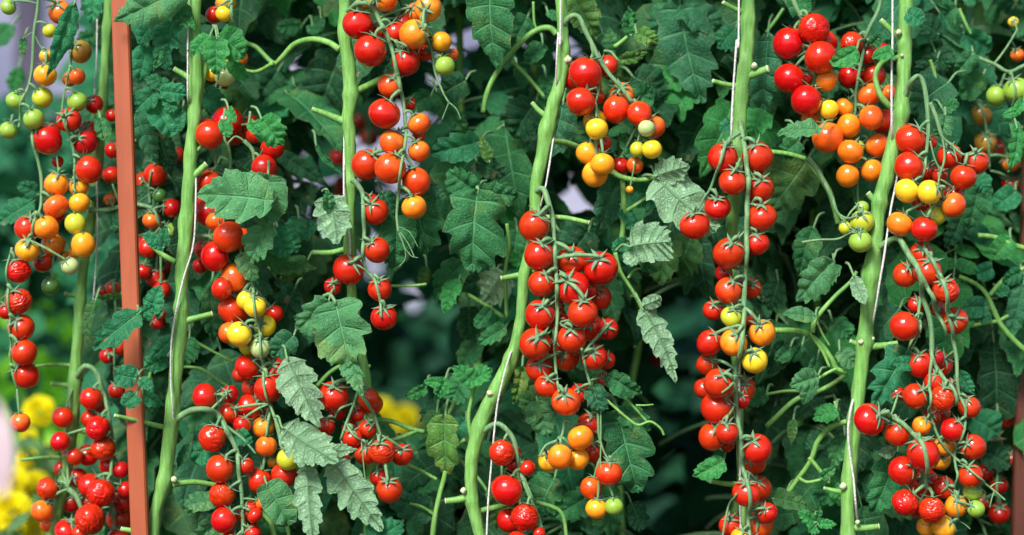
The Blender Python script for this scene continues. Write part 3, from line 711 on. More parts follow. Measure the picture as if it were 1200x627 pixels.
truss('red fruit beside the twine at the foot of the S curved vine', -.015,
      [([(562, 508, .015), (580, 497, .004), (591, 501), (602, 515), (606, 535), (612, 560), (622, 585), (632, 610), (640, 640)], [9, 4]), ([(610, 550), (625, 585)], 3), ([(606, 530), (600, 525)], 3)],
      '588,530,28,rw 594,574,35,r 597,613,28,rb 615,606,31,rw 618,549,18,r 601,533,18,d 603,545,20,d 632,625,14,r 606,635,26,r', front=False)
truss('longest red truss hanging nearly to the bottom, a few yellow fruit half way down', -.025,
      [([(866, 138, .035), (872, 172), (875, 210), (874, 260), (873, 310), (871, 360), (866, 400), (862, 440), (863, 480), (868, 530), (872, 560), (876, 590), (875, 640)], [8, 6]), ([(867, 155), (856, 163), (848, 172), (841, 195), (833, 220), (825, 232), (818, 246)], [7, 3]), ([(874, 270), (866, 278), (858, 286)], 4), ([(874, 230), (884, 242)], 3), ([(862, 440), (850, 452), (842, 458)], 4), ([(862, 470), (852, 485)], 4), ([(860, 575), (852, 600), (845, 640)], [4, 3]), ([(868, 185), (860, 198), (853, 206)], 4), ([(875, 195), (884, 210)], 4)],
      '847,185,35,r 888,184,35,r 857,214,31,rf 890,221,33,r 841,243,29,r 813,264,33,rf 892,254,34,r 887,285,28,r 853,297,35,rf 854,340,32,q 884,338,24,rb 838,364,24,rb 856,371,25,ef 880,373,18,rb 893,390,31,o 832,402,29,r 858,401,31,of 883,422,29,yf 831,428,25,rb 840,448,33,rf 827,457,23,d 874,457,31,rb 840,478,37,rf 835,512,31,r 850,505,25,rf 870,470,20,d 886,525,34,rf 887,544,26,rb 873,576,32,rf 893,575,29,rb 892,616,33,q 866,628,23,af 858,618,27,rb 855,523,16,d 898,600,24,r 878,640,28,r 850,320,20,d 870,330,18,d', up=.6, cam=0.75)
truss('broad truss grading from red through orange to one yellow fruit, behind the taut twine', .03,
      [([(1034, -20), (1030, 10), (1020, 30), (1013, 50), (1012, 60), (1006, 90), (1003, 120), (1003, 150), (1006, 190), (1005, 220), (1006, 240)], [7, 3]), ([(925, -10), (935, 12), (942, 25)], [8, 6]), ([(943, 60), (955, 85), (960, 105), (960, 125)], [4, 3])],
      '925,50,35,r 952,35,35,rw 971,48,27,rb 959,69,36,rf 999,50,26,rw 925,92,34,r 946,89,20,d 968,95,25,of 999,88,26,d 1028,85,31,rb 943,119,35,rf 1019,111,28,u 970,129,22,yf 991,125,23,o 953,139,23,ob 1018,139,28,uf 1040,141,29,rb 994,148,28,of 1045,108,20,ub 968,162,34,uf 993,179,28,of 991,207,27,of 1020,201,27,of 1029,171,29,u 995,158,20,ub 1006,172,14,g 1020,62,22,d 1035,60,20,d', front=False)
truss('four small greenish unripe fruit tucked against the thickest stem', .0,
      [([(946, 185), (956, 197), (966, 213), (975, 232), (982, 250), (994, 256), (1002, 252)], [9, 3]), ([(982, 250), (990, 262), (1000, 272)], 2.5), ([(940, 284), (960, 281), (982, 280), (996, 272)], [4, 3])],
      '1009,260,26,ef 1005,283,26,gf 990,267,15,e 1011,243,15,g')
truss('truss of red fruit with two yellow ones side by side under an arched stalk', -.02,
      [([(1057, 120, .02), (1063, 106, .012), (1069, 94), (1076, 89), (1082, 97), (1086, 120), (1088, 148), (1087, 165), (1084, 190), (1080, 210)], [10, 4]), ([(1090, 120), (1098, 140), (1104, 160), (1115, 170), (1130, 182), (1140, 180)], [7, 3]), ([(1104, 160), (1107, 185), (1100, 210), (1098, 235)], [4, 2.5]), ([(1090, 165), (1095, 185), (1102, 200)], 3), ([(1117, 172), (1122, 190)], 2.5)],
      '1070,163,36,r 1065,195,33,r 1061,224,28,y 1084,226,27,yf 1094,165,18,rb 1093,200,22,d 1117,182,28,rb 1144,190,29,r 1126,208,30,rf 1112,222,24,rb 1122,227,20,d 1114,241,28,uf 1097,252,24,e 1053,263,29,of 1079,269,30,rf 1085,236,22,d 1105,205,18,d', front=True, cam=0.35)
truss('biggest tangled truss of shrivelled and smooth red fruit with bare green stalk ends', -.03,
      [([(1027, 292, .03), (1050, 279, .01), (1060, 290), (1070, 312), (1080, 345), (1090, 375), (1092, 405), (1092, 420), (1100, 438), (1112, 458), (1116, 475)], [10, 5]), ([(1082, 290), (1090, 310), (1098, 330), (1108, 370), (1116, 395), (1121, 420), (1122, 450), (1126, 470), (1129, 485), (1120, 520), (1118, 560), (1118, 590), (1122, 610)], [7, 3]), ([(1070, 315), (1084, 340), (1100, 372), (1110, 395)], [8, 5]), ([(1092, 415), (1087, 440), (1085, 470), (1092, 492), (1103, 518), (1118, 535), (1135, 552), (1152, 565), (1165, 575), (1178, 586)], [5, 3]), ([(1035, 483), (1048, 490), (1060, 500), (1072, 515), (1078, 540), (1083, 560), (1086, 574)], [8, 6]), ([(1160, 571), (1168, 566), (1176, 566)], 2.5), ([(1165, 576), (1162, 585), (1160, 595)], 2.5), ([(1122, 610), (1130, 614), (1137, 620)], 2), ([(1080, 340), (1076, 370), (1074, 395), (1068, 410)], [5, 3]), ([(1072, 510), (1085, 512), (1095, 515)], 3), ([(1118, 530), (1126, 530)], 2.5)],
      '1082,297,27,r 1085,318,32,r 1063,322,29,r 1104,340,30,rwf 1119,376,31,r 1104,362,18,rb 1078,357,20,rb 1057,382,33,rf 1079,427,29,r 1110,428,28,rb 1100,420,20,d 1095,448,25,r 1072,464,29,r 1100,465,29,rwf 1136,477,26,r 1055,462,18,rb 1017,491,37,rf 1051,507,30,r 1081,499,22,o 1108,485,25,rb 1113,502,27,rf 1077,530,37,rf 1110,523,25,ob 1138,523,29,rf 1108,541,25,ab 1057,551,32,rf 1134,556,29,rf 1089,569,34,rb 1108,572,25,rb 1140,576,23,g 1059,588,30,rwf 1120,593,26,o 1141,595,20,gf 1089,596,30,rwf 1106,618,27,a 1090,620,22,ab 1120,455,20,d 1095,490,20,d 1078,600,18,d', up=.3, cam=0.55)
truss('pair of soft focus green fruit at the picture edge under a bare forked stalk', .1,
      [([(1136, 62), (1150, 69), (1165, 75), (1182, 84), (1200, 77), (1225, 70)], [6, 6]), ([(1183, 86), (1185, 115), (1186, 140), (1192, 155)], [4, 3]), ([(1165, 75), (1180, 55), (1192, 35)], [4, 3])],
      '1171,111,24,g 1190,106,29,g 1193,23,12,yb 1198,62,16,ub')
truss('dim dark red fruit deep behind the forked stalk', .17,
      [([(1140, 110), (1150, 140), (1160, 200)], 5)], '1148,136,26,n 1155,167,26,n 1185,190,22,u 1170,172,20,d 1190,215,20,d 1160,160,18,d 1183,105,14,d')
truss('dim red fruit behind the tangled truss, near the dark stake', .16,
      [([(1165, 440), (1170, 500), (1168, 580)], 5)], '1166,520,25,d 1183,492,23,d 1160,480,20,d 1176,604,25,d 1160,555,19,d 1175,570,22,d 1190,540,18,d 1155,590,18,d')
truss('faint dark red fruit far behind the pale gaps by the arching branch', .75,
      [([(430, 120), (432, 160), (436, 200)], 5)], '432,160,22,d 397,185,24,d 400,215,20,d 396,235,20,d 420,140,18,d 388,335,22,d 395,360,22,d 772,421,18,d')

# ------------------------------------------------------------------ twine
def twine(pts, label, y=-.012, w=3.0):
    O = P(pts[0][0], pts[0][1], y)
    mb = MB(); q = [P(p[0], p[1], y + (p[2] if len(p) > 2 else 0)) - O for p in pts]
    tube(mb, q, S(w) / 2 * .75, 7, 14, wob=.18)
    o = link('support_twine', mb.mesh('support_twine', [M_STRING])); o.location = O
    tag(o, label, 'twine', 'white twines holding up the vines')
twine([(114, -600, .0), (114, 0), (111, 100), (111, 160), (114, 240), (113, 300), (107, 380)], 'blurred white twine running down beside the outermost vine stem', .1, 2.6)
twine([(220, -600, .02), (220, -10), (220, 60), (220, 112), (222, 130, .02), (229, 190, .014), (229, 250), (226, 290), (214, 330, .0), (202, 390, .0), (200, 440), (202, 475), (206, 520, .02)], 'white twine wound round the vine that stands next to the terracotta stake', -.012, 2.8)
twine([(405, -600), (405, 0, .04), (403, 220, .0), (408, 260, .0), (411, 300, .0), (413, 380, .03)], 'thin grey white twine along the vine beside the pale heart shaped leaf', .0, 3.2)
twine([(657, -600), (657, -5), (654, 40), (652, 80), (650, 150, .03), (648, 166, .01), (640, 215), (634, 240, .01), (630, 260, .028), (610, 390, .03), (598, 415, .004), (588, 450), (582, 480), (577, 530), (572, 590), (570, 640)], 'white twine crossing the S curved vine twice', -.014, 3.0)
twine([(866, -600), (866, -5), (863, 50), (859, 110), (857, 155), (858, 180, .02), (864, 300, .03), (866, 420, .01), (868, 640)], 'taut white twine in front of the vine with the longest red truss', -.016, 3.6)
twine([(1046, -600), (1046, -5), (1045, 70), (1045, 145), (1046, 175, .02), (1051, 205, .02), (1044, 245, .01), (1036, 300, .0), (1031, 330), (1024, 372, .01), (1015, 410, .035), (1004, 455, .03), (998, 475, .004), (994, 500), (995, 525), (1000, 560), (1003, 592), (1006, 620, .03)], 'brightest white twine spiralling round the thickest stem', -.016, 3.6)

# ------------------------------------------------------------------ stakes
def stake(p0, p1, w, y, m, label, d=.014):
    """square bar from soil to well above the picture, lightly bevelled."""
    a, b = P(p0[0], p0[1], y), P(p1[0], p1[1], y)
    dirv = (a - b).normalized()
    foot = b + dirv * (-(b.z + .02) / dirv.z); top = a + dirv * .55
    o = link('garden_stake', None)
    mb = MB(); hw = S(w, y) / 2; bv = hw * .18; hd = d / 2
    prof = [(-hw + bv, -hd), (hw - bv, -hd), (hw, -hd + bv), (hw, hd - bv), (hw - bv, hd), (-hw + bv, hd), (-hw, hd - bv), (-hw, -hd + bv)]
    X = Vector((1, 0, 0)); X = (X - dirv * X.dot(dirv)).normalized(); Yv = Vector((0, 1, 0)); N = 40
    for i in range(N + 1):
        t = i / N
        c = (top - foot) * t + X * (.0006 * math.sin(t * 9))
        for px, py in prof: mb.v.append(c + X * px + Yv * py)
    for i in range(N):
        for k in range(8):
            k2 = (k + 1) % 8
            mb.face((i * 8 + k, i * 8 + k2, (i + 1) * 8 + k2, (i + 1) * 8 + k))
    mb.face(tuple(range(8))[::-1]); mb.face(tuple(N * 8 + k for k in range(8)))
    me = mb.mesh('garden_stake', [m])
    me.polygons.foreach_set('use_smooth', [False] * len(me.polygons))
    bpy.data.objects.remove(o)
    o = link('garden_stake', me); o.location = foot
    tag(o, label, 'stake', 'garden stakes')
stake((141, 0), (165, 627), 20, -.012, M_STAKE, 'terracotta painted square stake leaning slightly, full height, a teal leaf across it')
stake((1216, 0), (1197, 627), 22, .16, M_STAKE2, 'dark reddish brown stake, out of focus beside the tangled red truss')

# ================================================================== LEAFY PLANTS BEHIND
BACK = [('B1', 185, .32, 'leafy tomato plant filling the space between the terracotta stake and the next vine'),
        ('B2', 330, .34, 'dark leafy tomato plant around the arching side branch'),
        ('B3', 552, .30, 'leafy tomato plant with big lobed leaves next to the dried truss tail'),
        ('B8', 618, .36, 'leafy tomato plant behind the S curved vine'),
        ('B4', 735, .27, 'leafy tomato plant with grey green leaf undersides below the rounded truss'),
        ('B5', 866, .42, 'leafy tomato plant with one big drooping leaf near the top'),
        ('B6', 945, .27, 'leafy tomato plant with bright branching stalks beside the thickest vine'),
        ('B7', 1120, .33, 'dark leafy tomato plant behind the tangled truss, rounded leaflets'),
        ('B9', 1215, .36, 'leafy tomato plant at the picture edge by the dark stake'),
        ('B0', 250, .40, 'shaded leafy tomato plant behind the yellow topped fruit chain')]
BPOS = {}
for key, px, y, lab in BACK:
    rnd = random.Random(px)
    pts = [(px + rnd.uniform(-14, 14), yy, 9) for yy in (-10, 130, 260, 390, 520, 640)]
    plant(key, y, pts, lab, 'leafy tomato plants behind the trained vines')
    BPOS[key] = (px, y)

h = hero
# --- beside the outermost vine and the stake
h('S1', 88, 2, 55, 92, 26, 's', 't', y=.035, roll=-38, curl=.25, pet=(96, -14))
h('S1', 114, -14, 104, 24, 26, 'o', 't', y=.06)
h('S1', 40, 236, -6, 262, 34, 'o', 't', y=.12, roll=20)
h('S1', 46, 228, 24, 215, 20, 'r', 't', y=.12)
h('S1', 34, 250, 50, 280, 22, 'o', 'm', y=.14)
h('S1', 118, 140, 124, 160, 18, 'r', 'm', y=.07)
h('S1', 112, 42, 92, 48, 20, 'o', 'm', y=.2)
h('S1', 28, 45, 24, 62, 10, 'r', 'm', y=.1)
h('S1', 12, 146, -4, 152, 22, 'r', 't', y=.12)
h('S1', 14, 30, -10, 48, 26, 'o', 'm', y=.35)
h('S1', 22, 80, 12, 108, 20, 'o', 'b', y=.4)
h('S2', 222, -18, 136, 31, 46, 's', 'p', y=-.035, roll=-15, curl=.3, pet=(228, -40))
h('S2', 208, 4, 216, 30, 26, 'o', 'm', y=-.02)
h('S2', 206, 18, 190, 56, 40, 'o', 't', y=-.01, roll=22)
h('S2', 190, 46, 184, 82, 15, 's', 'm', y=-.012)
h('S2', 178, 30, 162, 48, 24, 'r', 't', y=.05)
h('S2', 172, 54, 166, 92, 28, 'r', 't', y=.06)
h('S2', 192, 56, 194, 80, 20, 'r', 't', y=.05)
h('S2', 199, 104, 170, 90, 20, 'o', 't', y=-.004)
h('S2', 184, 106, 156, 134, 27, 'o', 't', y=-.006)
h('S2', 190, 107, 215, 112, 24, 'o', 't', y=-.008)
h('S2', 196, 112, 204, 130, 16, 'o', 't', y=-.004)
h('S2', 182, 124, 204, 152, 38, 'r', 't', y=.0, roll=-20)
h('S2', 160, 130, 178, 192, 26, 's', 'g', y=.05)
h('S2', 186, 150, 196, 205, 26, 's', 'd', y=.06)
h('S2', 214, 130, 208, 150, 12, 'r', 't', y=.0)
h('S2', 246, 42, 225, 60, 21, 'o', 'b', y=-.03)
h('S2', 256, 42, 286, 62, 36, 'o', 'b', y=-.035, roll=10)
h('S2', 254, 44, 252, 84, 32, 'o', 'b', y=-.04, roll=-6)
h('S2', 270, 70, 286, 92, 19, 'r', 'b', y=-.01)
h('S2', 218, 16, 228, 34, 9, 's', 'b', y=-.02)
h('S2', 240, 108, 262, 124, 28, 'o', 't', y=.05)
h('S2', 252, 104, 246, 132, 24, 'o', 'm', y=.06)
h('S2', 268, 128, 274, 140, 13, 'r', 'b', y=-.055)
h('S2', 262, 140, 264, 158, 16, 'r', 'b', y=-.06)
h('S2', 306, 138, 326, 170, 32, 'o', 'b', y=-.035, roll=14)
h('S2', 292, 143, 300, 156, 12, 'r', 'b', y=-.05)
h('S2', 320, 236, 232, 222, 60, 'o', 'p', y=-.045, roll=8, curl=.45, fold=.1, pet=(330, 226))
h('S2', 314, 205, 306, 262, 48, 'r', 'p', y=-.03, roll=-25, curl=.6)
h('S2', 318, 262, 287, 300, 42, 'o', 'p', y=-.02, roll=18)
h('S2', 322, 268, 338, 300, 30, 'o', 't', y=.0)
h('S2', 282, 296, 300, 330, 26, 'o', 'p', y=.0)
h('S2', 300, 294, 340, 312, 26, 'o', 'm', y=.02, roll=30)
h('S2', 318, 318, 366, 308, 26, 'o', 'o', y=.03, side=0, roll=-40)
h('S2', 163, 367, 108, 409, 36, 'o', 't', y=-.05, roll=14, curl=.3, pet=(176, 366))
h('S2', 163, 369, 178, 363, 17, 'r', 't', y=-.04)
h('S2', 178, 366, 182, 336, 23, 'o', 't', y=-.03)
h('S2', 184, 372, 188, 364, 9, 'r', 't', y=-.03)
h('S1', 143, 344, 112, 354, 12, 's', 'o', y=.07, roll=-50)
h('S1', 112, 352, 91, 402, 17, 's', 'o', y=.06, roll=35)
h('S2', 159, 444, 137, 438, 27, 'r', 't', y=-.05, roll=5)
h('S2', 164, 444, 177, 456, 15, 'r', 't', y=-.05)
h('S2', 160, 462, 146, 474, 20, 'r', 't', y=-.05)
h('S2', 168, 462, 188, 476, 17, 'o', 't', y=-.03)
h('S2', 190, 287, 170, 273, 15, 'r', 't', y=-.03)
h('S2', 192, 290, 176, 285, 13, 'r', 't', y=-.03)
h('S2', 194, 288, 190, 268, 13, 'r', 't', y=-.02)
h('S2', 205, 395, 178, 420, 22, 'o', 't', y=.05)
h('S2', 196, 420, 170, 430, 24, 'o', 't', y=.06)
h('S2', 222, 395, 214, 425, 28, 'o', 'm', y=.06)
h('S2', 248, 335, 246, 400, 30, 's', 'm', y=.06)
h('S2', 268, 496, 222, 538, 48, 'o', 't', y=.02, roll=12)
h('S2', 224, 520, 204, 547, 14, 's', 'm', y=.02)
h('S2', 254, 586, 216, 592, 27, 'o', 'p', y=.01, roll=20)
h('S2', 264, 605, 228, 632, 34, 'o', 'p', y=.02)
h('S2', 278, 504, 290, 520, 20, 'r', 't', y=.0)
# --- around the branching vine
h('S3', 386, 228, 400, 286, 44, 'o', 'p', 1, y=-.03, roll=-10, curl=.25, fold=.12, pet=(378, 224), label='pale heart shaped leaf seen from its underside')
h('S3', 382, 246, 388, 226, 16, 'o', 'm', y=-.035, roll=40)
h('S3', 392, 352, 412, 428, 66, 'l', 'p', y=-.05, roll=4, curl=.3, fold=.15, pet=(380, 347))
h('S3', 404, 398, 423, 464, 27, 'j', 'p', y=-.049, roll=16, curl=.3, pet=(400, 385))
h('S3', 385, 353, 352, 388, 40, 'l', 'p', y=-.045, roll=-8)
h('S3', 388, 372, 356, 396, 40, 'o', 'd', y=-.01)
h('S3', 344, 394, 320, 416, 30, 'o', 'g', y=.0)
h('S3', 345, 340, 328, 372, 34, 'o', 'd', y=.06)
h('S3', 360, 306, 326, 320, 32, 'o', 'o', y=.05)
h('S3', 336, 418, 372, 502, 46, 'j', 'p', 1, y=-.03, roll=-8, curl=.3, fold=.16, pet=(330, 405))
h('S3', 330, 500, 395, 546, 46, 'j', 'p', 1, y=-.045, roll=6, curl=.3, pet=(322, 488))
h('S3', 360, 542, 362, 642, 38, 'j', 'p', 1, y=-.04, roll=-10, curl=.3)
h('S3', 388, 538, 448, 622, 48, 'j', 'p', 1, y=-.035, roll=8, curl=.3, pet=(378, 530))
h('S3', 376, 528, 416, 530, 17, 's', 'p', 1, y=-.03)
h('S3', 380, 548, 398, 560, 22, 'o', 'o', y=.0)
h('S3', 436, 640, 466, 610, 40, 'o', 't', y=-.02)
h('S3', 312, 566, 340, 612, 40, 'r', 'p', y=-.01, roll=-10)
h('S3', 318, 560, 300, 590, 30, 'o', 'm', y=.03)
h('S3', 310, 590, 336, 640, 36, 'o', 'm', y=.04)
h('S3', 450, 545, 420, 555, 20, 'o', 'o', y=.03)
h('S3', 472, 520, 488, 535, 16, 'r', 'g', y=.03)
h('S3', 508, 598, 452, 588, 36, 'o', 'g', y=.06, roll=-12)
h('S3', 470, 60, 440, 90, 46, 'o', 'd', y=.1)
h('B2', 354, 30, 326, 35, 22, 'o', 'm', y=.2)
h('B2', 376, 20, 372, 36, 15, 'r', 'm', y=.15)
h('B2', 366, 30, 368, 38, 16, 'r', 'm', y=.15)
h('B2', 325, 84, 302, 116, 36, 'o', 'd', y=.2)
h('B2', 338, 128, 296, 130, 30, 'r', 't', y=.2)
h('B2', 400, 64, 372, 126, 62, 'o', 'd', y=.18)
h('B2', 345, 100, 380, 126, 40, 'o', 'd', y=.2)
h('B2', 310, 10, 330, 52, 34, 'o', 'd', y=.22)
h('B2', 370, 168, 400, 218, 11, 's', 'm', y=.08, roll=50)
h('B2', 322, 178, 386, 216, 20, 's', 'd', y=.16)
h('B2', 350, 255, 345, 290, 28, 'o', 't', y=.1)
h('B2', 372, 262, 348, 278, 26, 'o', 't', y=.1)
h('B2', 326, 270, 342, 296, 26, 'o', 't', y=.08)
h('B2', 366, 216, 340, 250, 34, 'o', 'd', y=.25)
# --- between the branching and the S curved vines
h('B3', 576, -28, 566, 77, 58, 'o', 'm', y=.03, roll=14, curl=.4, pet=(585, -50))
h('B3', 545, 95, 520, 108, 34, 'r', 'd', y=.08)
h('B3', 512, 108, 536, 160, 32, 'o', 'm', y=.05, roll=30)
h('B3', 505, 112, 480, 124, 26, 'o', 'm', y=.05)
h('B3', 562, 166, 506, 182, 36, 'o', 't', y=.04)
h('B3', 560, 222, 545, 316, 76, 'l', 'm', y=.0, roll=-6, curl=.35, pet=(552, 205))
h('B3', 562, 224, 606, 232, 30, 'o', 'm', y=.01, roll=20)
h('B3', 558, 224, 524, 204, 34, 'o', 'm', y=.01, roll=-20)
h('B3', 574, 190, 566, 160, 14, 's', 'y', y=.03)
h('B3', 560, 190, 590, 205, 26, 'o', 'd', y=.06)
h('S3', 482, 228, 506, 292, 58, 'l', 'm', y=.02, roll=10, pet=(486, 215))
h('S3', 464, 246, 470, 312, 42, 'o', 'm', y=.01, roll=-14)
h('S3', 448, 225, 464, 250, 22, 'o', 'd', y=.01)
h('S3', 502, 218, 524, 230, 16, 's', 'g', y=.01)
h('B3', 545, 308, 504, 342, 44, 'o', 'm', y=.08)
h('B3', 500, 312, 494, 338, 16, 's', 'o', y=.08)
h('B3', 538, 328, 517, 363, 24, 'o', 'b', y=.06, roll=30)
h('B3', 592, 318, 565, 350, 40, 'o', 'o', 1, y=.09)
h('B3', 580, 322, 540, 335, 40, 'o', 'd', y=.12)
h('B3', 575, 362, 562, 384, 18, 'r', 'm', y=.08)
h('B3', 592, 384, 562, 402, 22, 'o', 'm', y=.07)
h('B3', 550, 360, 548, 398, 30, 'o', 'd', y=.12)
h('B3', 560, 400, 538, 425, 28, 'r', 'm', y=.12)
h('B3', 556, 452, 536, 428, 24, 'o', 'b', y=.03, roll=10)
h('B3', 552, 448, 574, 434, 22, 'o', 'b', y=.03)
h('B3', 524, 450, 500, 444, 14, 'r', 'b', y=.03)
h('B3', 500, 452, 478, 468, 16, 'o', 'b', y=.03)
h('B3', 522, 444, 512, 464, 20, 'o', 'b', y=.03)
h('B3', 545, 442, 530, 468, 38, 'o', 'm', y=.08)
h('B3', 524, 470, 496, 500, 38, 'o', 'g', y=.1)
h('B3', 522, 486, 518, 558, 40, 'l', 'y', y=.04, roll=8, label='blotched yellowing leaf with a browned tip')
h('B3', 546, 492, 528, 512, 28, 'o', 't', y=.06)
h('B3', 512, 482, 498, 515, 24, 'o', 'o', y=.07)
h('B8', 618, 196, 592, 160, 46, 'o', 'd', y=.16)
h('B8', 618, 20, 604, 48, 28, 'r', 'm', y=.14)
h('B8', 636, 52, 622, 72, 22, 'r', 'm', y=.08)
h('B8', 606, 80, 616, 100, 20, 'o', 'm', y=.1)
h('B8', 642, 14, 655, 20, 12, 'o', 'm', y=.12)
h('B8', 628, 120, 600, 156, 52, 'o', 'd', y=.1)
h('B8', 660, 120, 648, 180, 46, 'o', 'g', y=.06)
h('B8', 640, 90, 640, 116, 26, 'o', 'm', y=.1)
h('B8', 606, 270, 600, 310, 30, 'o', 'm', y=.1)
h('B8', 626, 318, 600, 296, 22, 'o', 'b', y=.06)
h('B8', 670, -8, 694, 44, 36, 's', 'y', y=.05, roll=20)
h('B8', 690, 270, 662, 310, 40, 'o', 'd', y=.12)
h('B8', 655, 270, 700, 282, 34, 'o', 'd', y=.14)
h('B8', 640, 460, 612, 480, 40, 'o', 'o', y=.06)
h('B8', 612, 430, 606, 472, 24, 'o', 'y', y=.06)
h('B8', 630, 470, 636, 512, 34, 'o', 'p', y=.05)
h('B8', 650, 560, 626, 600, 44, 'o', 'm', y=.06)
h('B8', 690, 580, 652, 610, 40, 'o', 'm', y=.05)
h('B8', 588, 560, 580, 620, 30, 's', 'y', y=.06)
# --- around the rounded truss
h('B4', 746, 38, 768, 50, 22, 'o', 'y', y=.03)
h('B4', 736, 36, 742, 10, 18, 'o', 'm', y=.05)
h('B4', 718, 62, 712, 34, 20, 'o', 'm', y=.06)
h('B4', 724, 70, 758, 68, 17, 'o', 'y', y=.02)
h('B4', 740, 42, 730, 14, 14, 's', 'b', y=.05)
h('B4', 735, 128, 768, 104, 34, 'o', 'm', y=.05)
h('B4', 742, 90, 778, 108, 46, 'o', 'd', y=.12)
h('B4', 745, 190, 728, 158, 22, 'o', 'm', y=.01)
h('B4', 728, 204, 697, 272, 38, 'o', 'g', y=.03, roll=-14, fold=.1)
h('B4', 740, 222, 782, 240, 34, 'o', 't', y=.03)
h('B4', 768, 207, 837, 273, 60, 'l', 'p', 1, y=-.02, roll=-8, curl=.25, fold=.12, pet=(745, 212), label='large greyish pale leaf showing its veined underside')
h('B4', 768, 206, 808, 192, 30, 'o', 'p', 1, y=-.022, roll=8, curl=.2)
h('B4', 738, 289, 787, 278, 56, 'j', 'p', 1, y=-.02, roll=10, curl=.3, fold=.14, pet=(722, 294))
h('B4', 742, 292, 752, 312, 28, 'o', 'p', 1, y=-.01)
h('B4', 730, 246, 744, 268, 20, 'r', 't', y=.02)
h('B4', 736, 284, 720, 292, 18, 'r', 't', y=.02)
h('B4', 784, 275, 770, 330, 40, 'o', 'o', y=.08)
h('B4', 810, 280, 790, 318, 46, 'o', 'o', y=.1)
h('B4', 752, 360, 806, 440, 32, 'j', 'p', 1, y=-.02, roll=-12, curl=.3, pet=(740, 340))
h('B4', 753, 358, 778, 350, 17, 'r', 'p', 1, y=-.022)
h('B4', 752, 314, 766, 316, 10, 'r', 'm', y=.0)
h('B4', 694, 452, 702, 482, 32, 'o', 'g', y=-.01)
h('B4', 712, 440, 748, 464, 30, 'o', 'm', y=-.008)
h('B4', 724, 480, 745, 578, 66, 'l', 'm', y=.015, roll=-10, curl=.3, pet=(712, 462))
h('B4', 722, 480, 760, 504, 30, 'o', 'm', y=.02)
h('B4', 700, 560, 720, 630, 44, 'o', 'm', y=.04)
h('B4', 740, 590, 756, 620, 30, 'o', 'd', y=.06)
h('B5', 796, -2, 807, 120, 66, 'o', 'g', y=.12, roll=6, curl=.35, fold=.12, pet=(795, -25))
h('B5', 790, 8, 764, 40, 40, 'o', 'g', y=.14)
h('B5', 798, 6, 842, 34, 42, 'o', 'g', y=.12, roll=-14)
h('B5', 800, 20, 824, 64, 34, 'o', 'g', y=.14)
h('B5', 862, 34, 842, 52, 32, 'o', 't', y=.1)
h('B5', 900, 60, 884, 150, 46, 'o', 'm', y=.12)
h('B5', 896, 130, 880, 154, 36, 'o', 'b', y=.06)
h('B5', 858, 145, 846, 150, 18, 'r', 't', y=.06)
h('S5', 848, 540, 817, 560, 27, 'o', 'b', y=-.02, roll=8)
h('S5', 846, 536, 838, 530, 12, 'r', 't', y=.0)
# --- beside the thickest vine
h('B6', 900, 38, 894, 142, 44, 's', 'g', y=.05, roll=30)
h('B6', 934, 152, 962, 146, 4, 's', 'm', y=.0)
h('B6', 962, 152, 914, 148, 26, 'o', 'p', y=-.03, roll=40)
h('B6', 1004, 58, 980, 76, 22, 'r', 'b', y=-.0)
h('B6', 1020, 52, 1032, 44, 16, 'o', 'm', y=.02)
h('S6', 1046, 60, 1026, 66, 19, 'r', 'b', y=-.02, roll=5)
h('S6', 1063, 16, 1080, 24, 22, 'r', 't', y=-.02)
h('B6', 936, 166, 916, 180, 24, 'o', 'm', y=.06)
h('B6', 925, 10, 948, 0, 30, 'o', 'm', y=.06)
h('B6', 948, 185, 906, 250, 64, 'o', 'o', y=.1, roll=10, fold=.1)
h('B6', 940, 176, 900, 196, 36, 'o', 'd', y=.12)
h('B6', 954, 265, 930, 320, 34, 's', 'm', y=.06)
h('B6', 976, 306, 934, 348, 40, 'o', 'p', y=.02, roll=-12)
h('B6', 978, 310, 966, 330, 24, 'o', 'm', y=.03)
h('B6', 955, 372, 919, 364, 22, 'o', 'p', y=.0, roll=22)
h('S6', 1000, 322, 1013, 362, 18, 's', 'p', 1, y=-.02, roll=20)
h('B6', 958, 442, 929, 450, 26, 'o', 'p', y=.0, roll=-10)
h('B6', 958, 420, 950, 440, 16, 'r', 'm', y=.04)
h('B6', 984, 410, 1002, 430, 24, 'o', 'p', y=.03)
h('B6', 975, 376, 996, 394, 26, 'o', 'm', y=.06)
h('B6', 920, 400, 906, 440, 30, 'o', 'd', y=.1)
h('B6', 926, 408, 912, 422, 16, 'r', 'm', y=.04)
h('B6', 940, 405, 930, 424, 18, 'o', 'm', y=.05)
h('B6', 950, 330, 956, 350, 18, 'o', 'm', y=.08)
h('B6', 922, 576, 902, 606, 26, 'o', 'm', y=.05)
h('B6', 972, 564, 986, 588, 20, 'o', 'b', y=.04)
h('B6', 962, 561, 975, 548, 12, 'r', 'm', y=.03)
h('B6', 898, 462, 880, 470, 22, 'o', 'm', y=.06)
h('B6', 955, 446, 940, 470, 20, 'o', 'p', y=.03)
h('B6', 912, 330, 904, 362, 28, 'o', 'd', y=.06)
h('B6', 980, 480, 956, 490, 22, 'o', 'b', y=.02)
h('B6', 968, 510, 944, 520, 22, 'o', 'd', y=.05)
h('B6', 990, 510, 974, 545, 26, 'o', 'm', y=.05)
h('B6', 930, 490, 928, 520, 12, 's', 'o', y=.05)
h('B6', 905, 584, 947, 588, 24, 'o', 'o', y=.0, roll=-20)
h('B6', 955, 612, 938, 602, 18, 'o', 'b', y=-.01)
h('B6', 956, 612, 962, 596, 10, 'o', 'b', y=-.01)
h('B6', 958, 614, 978, 612, 13, 'o', 'b', y=-.01)
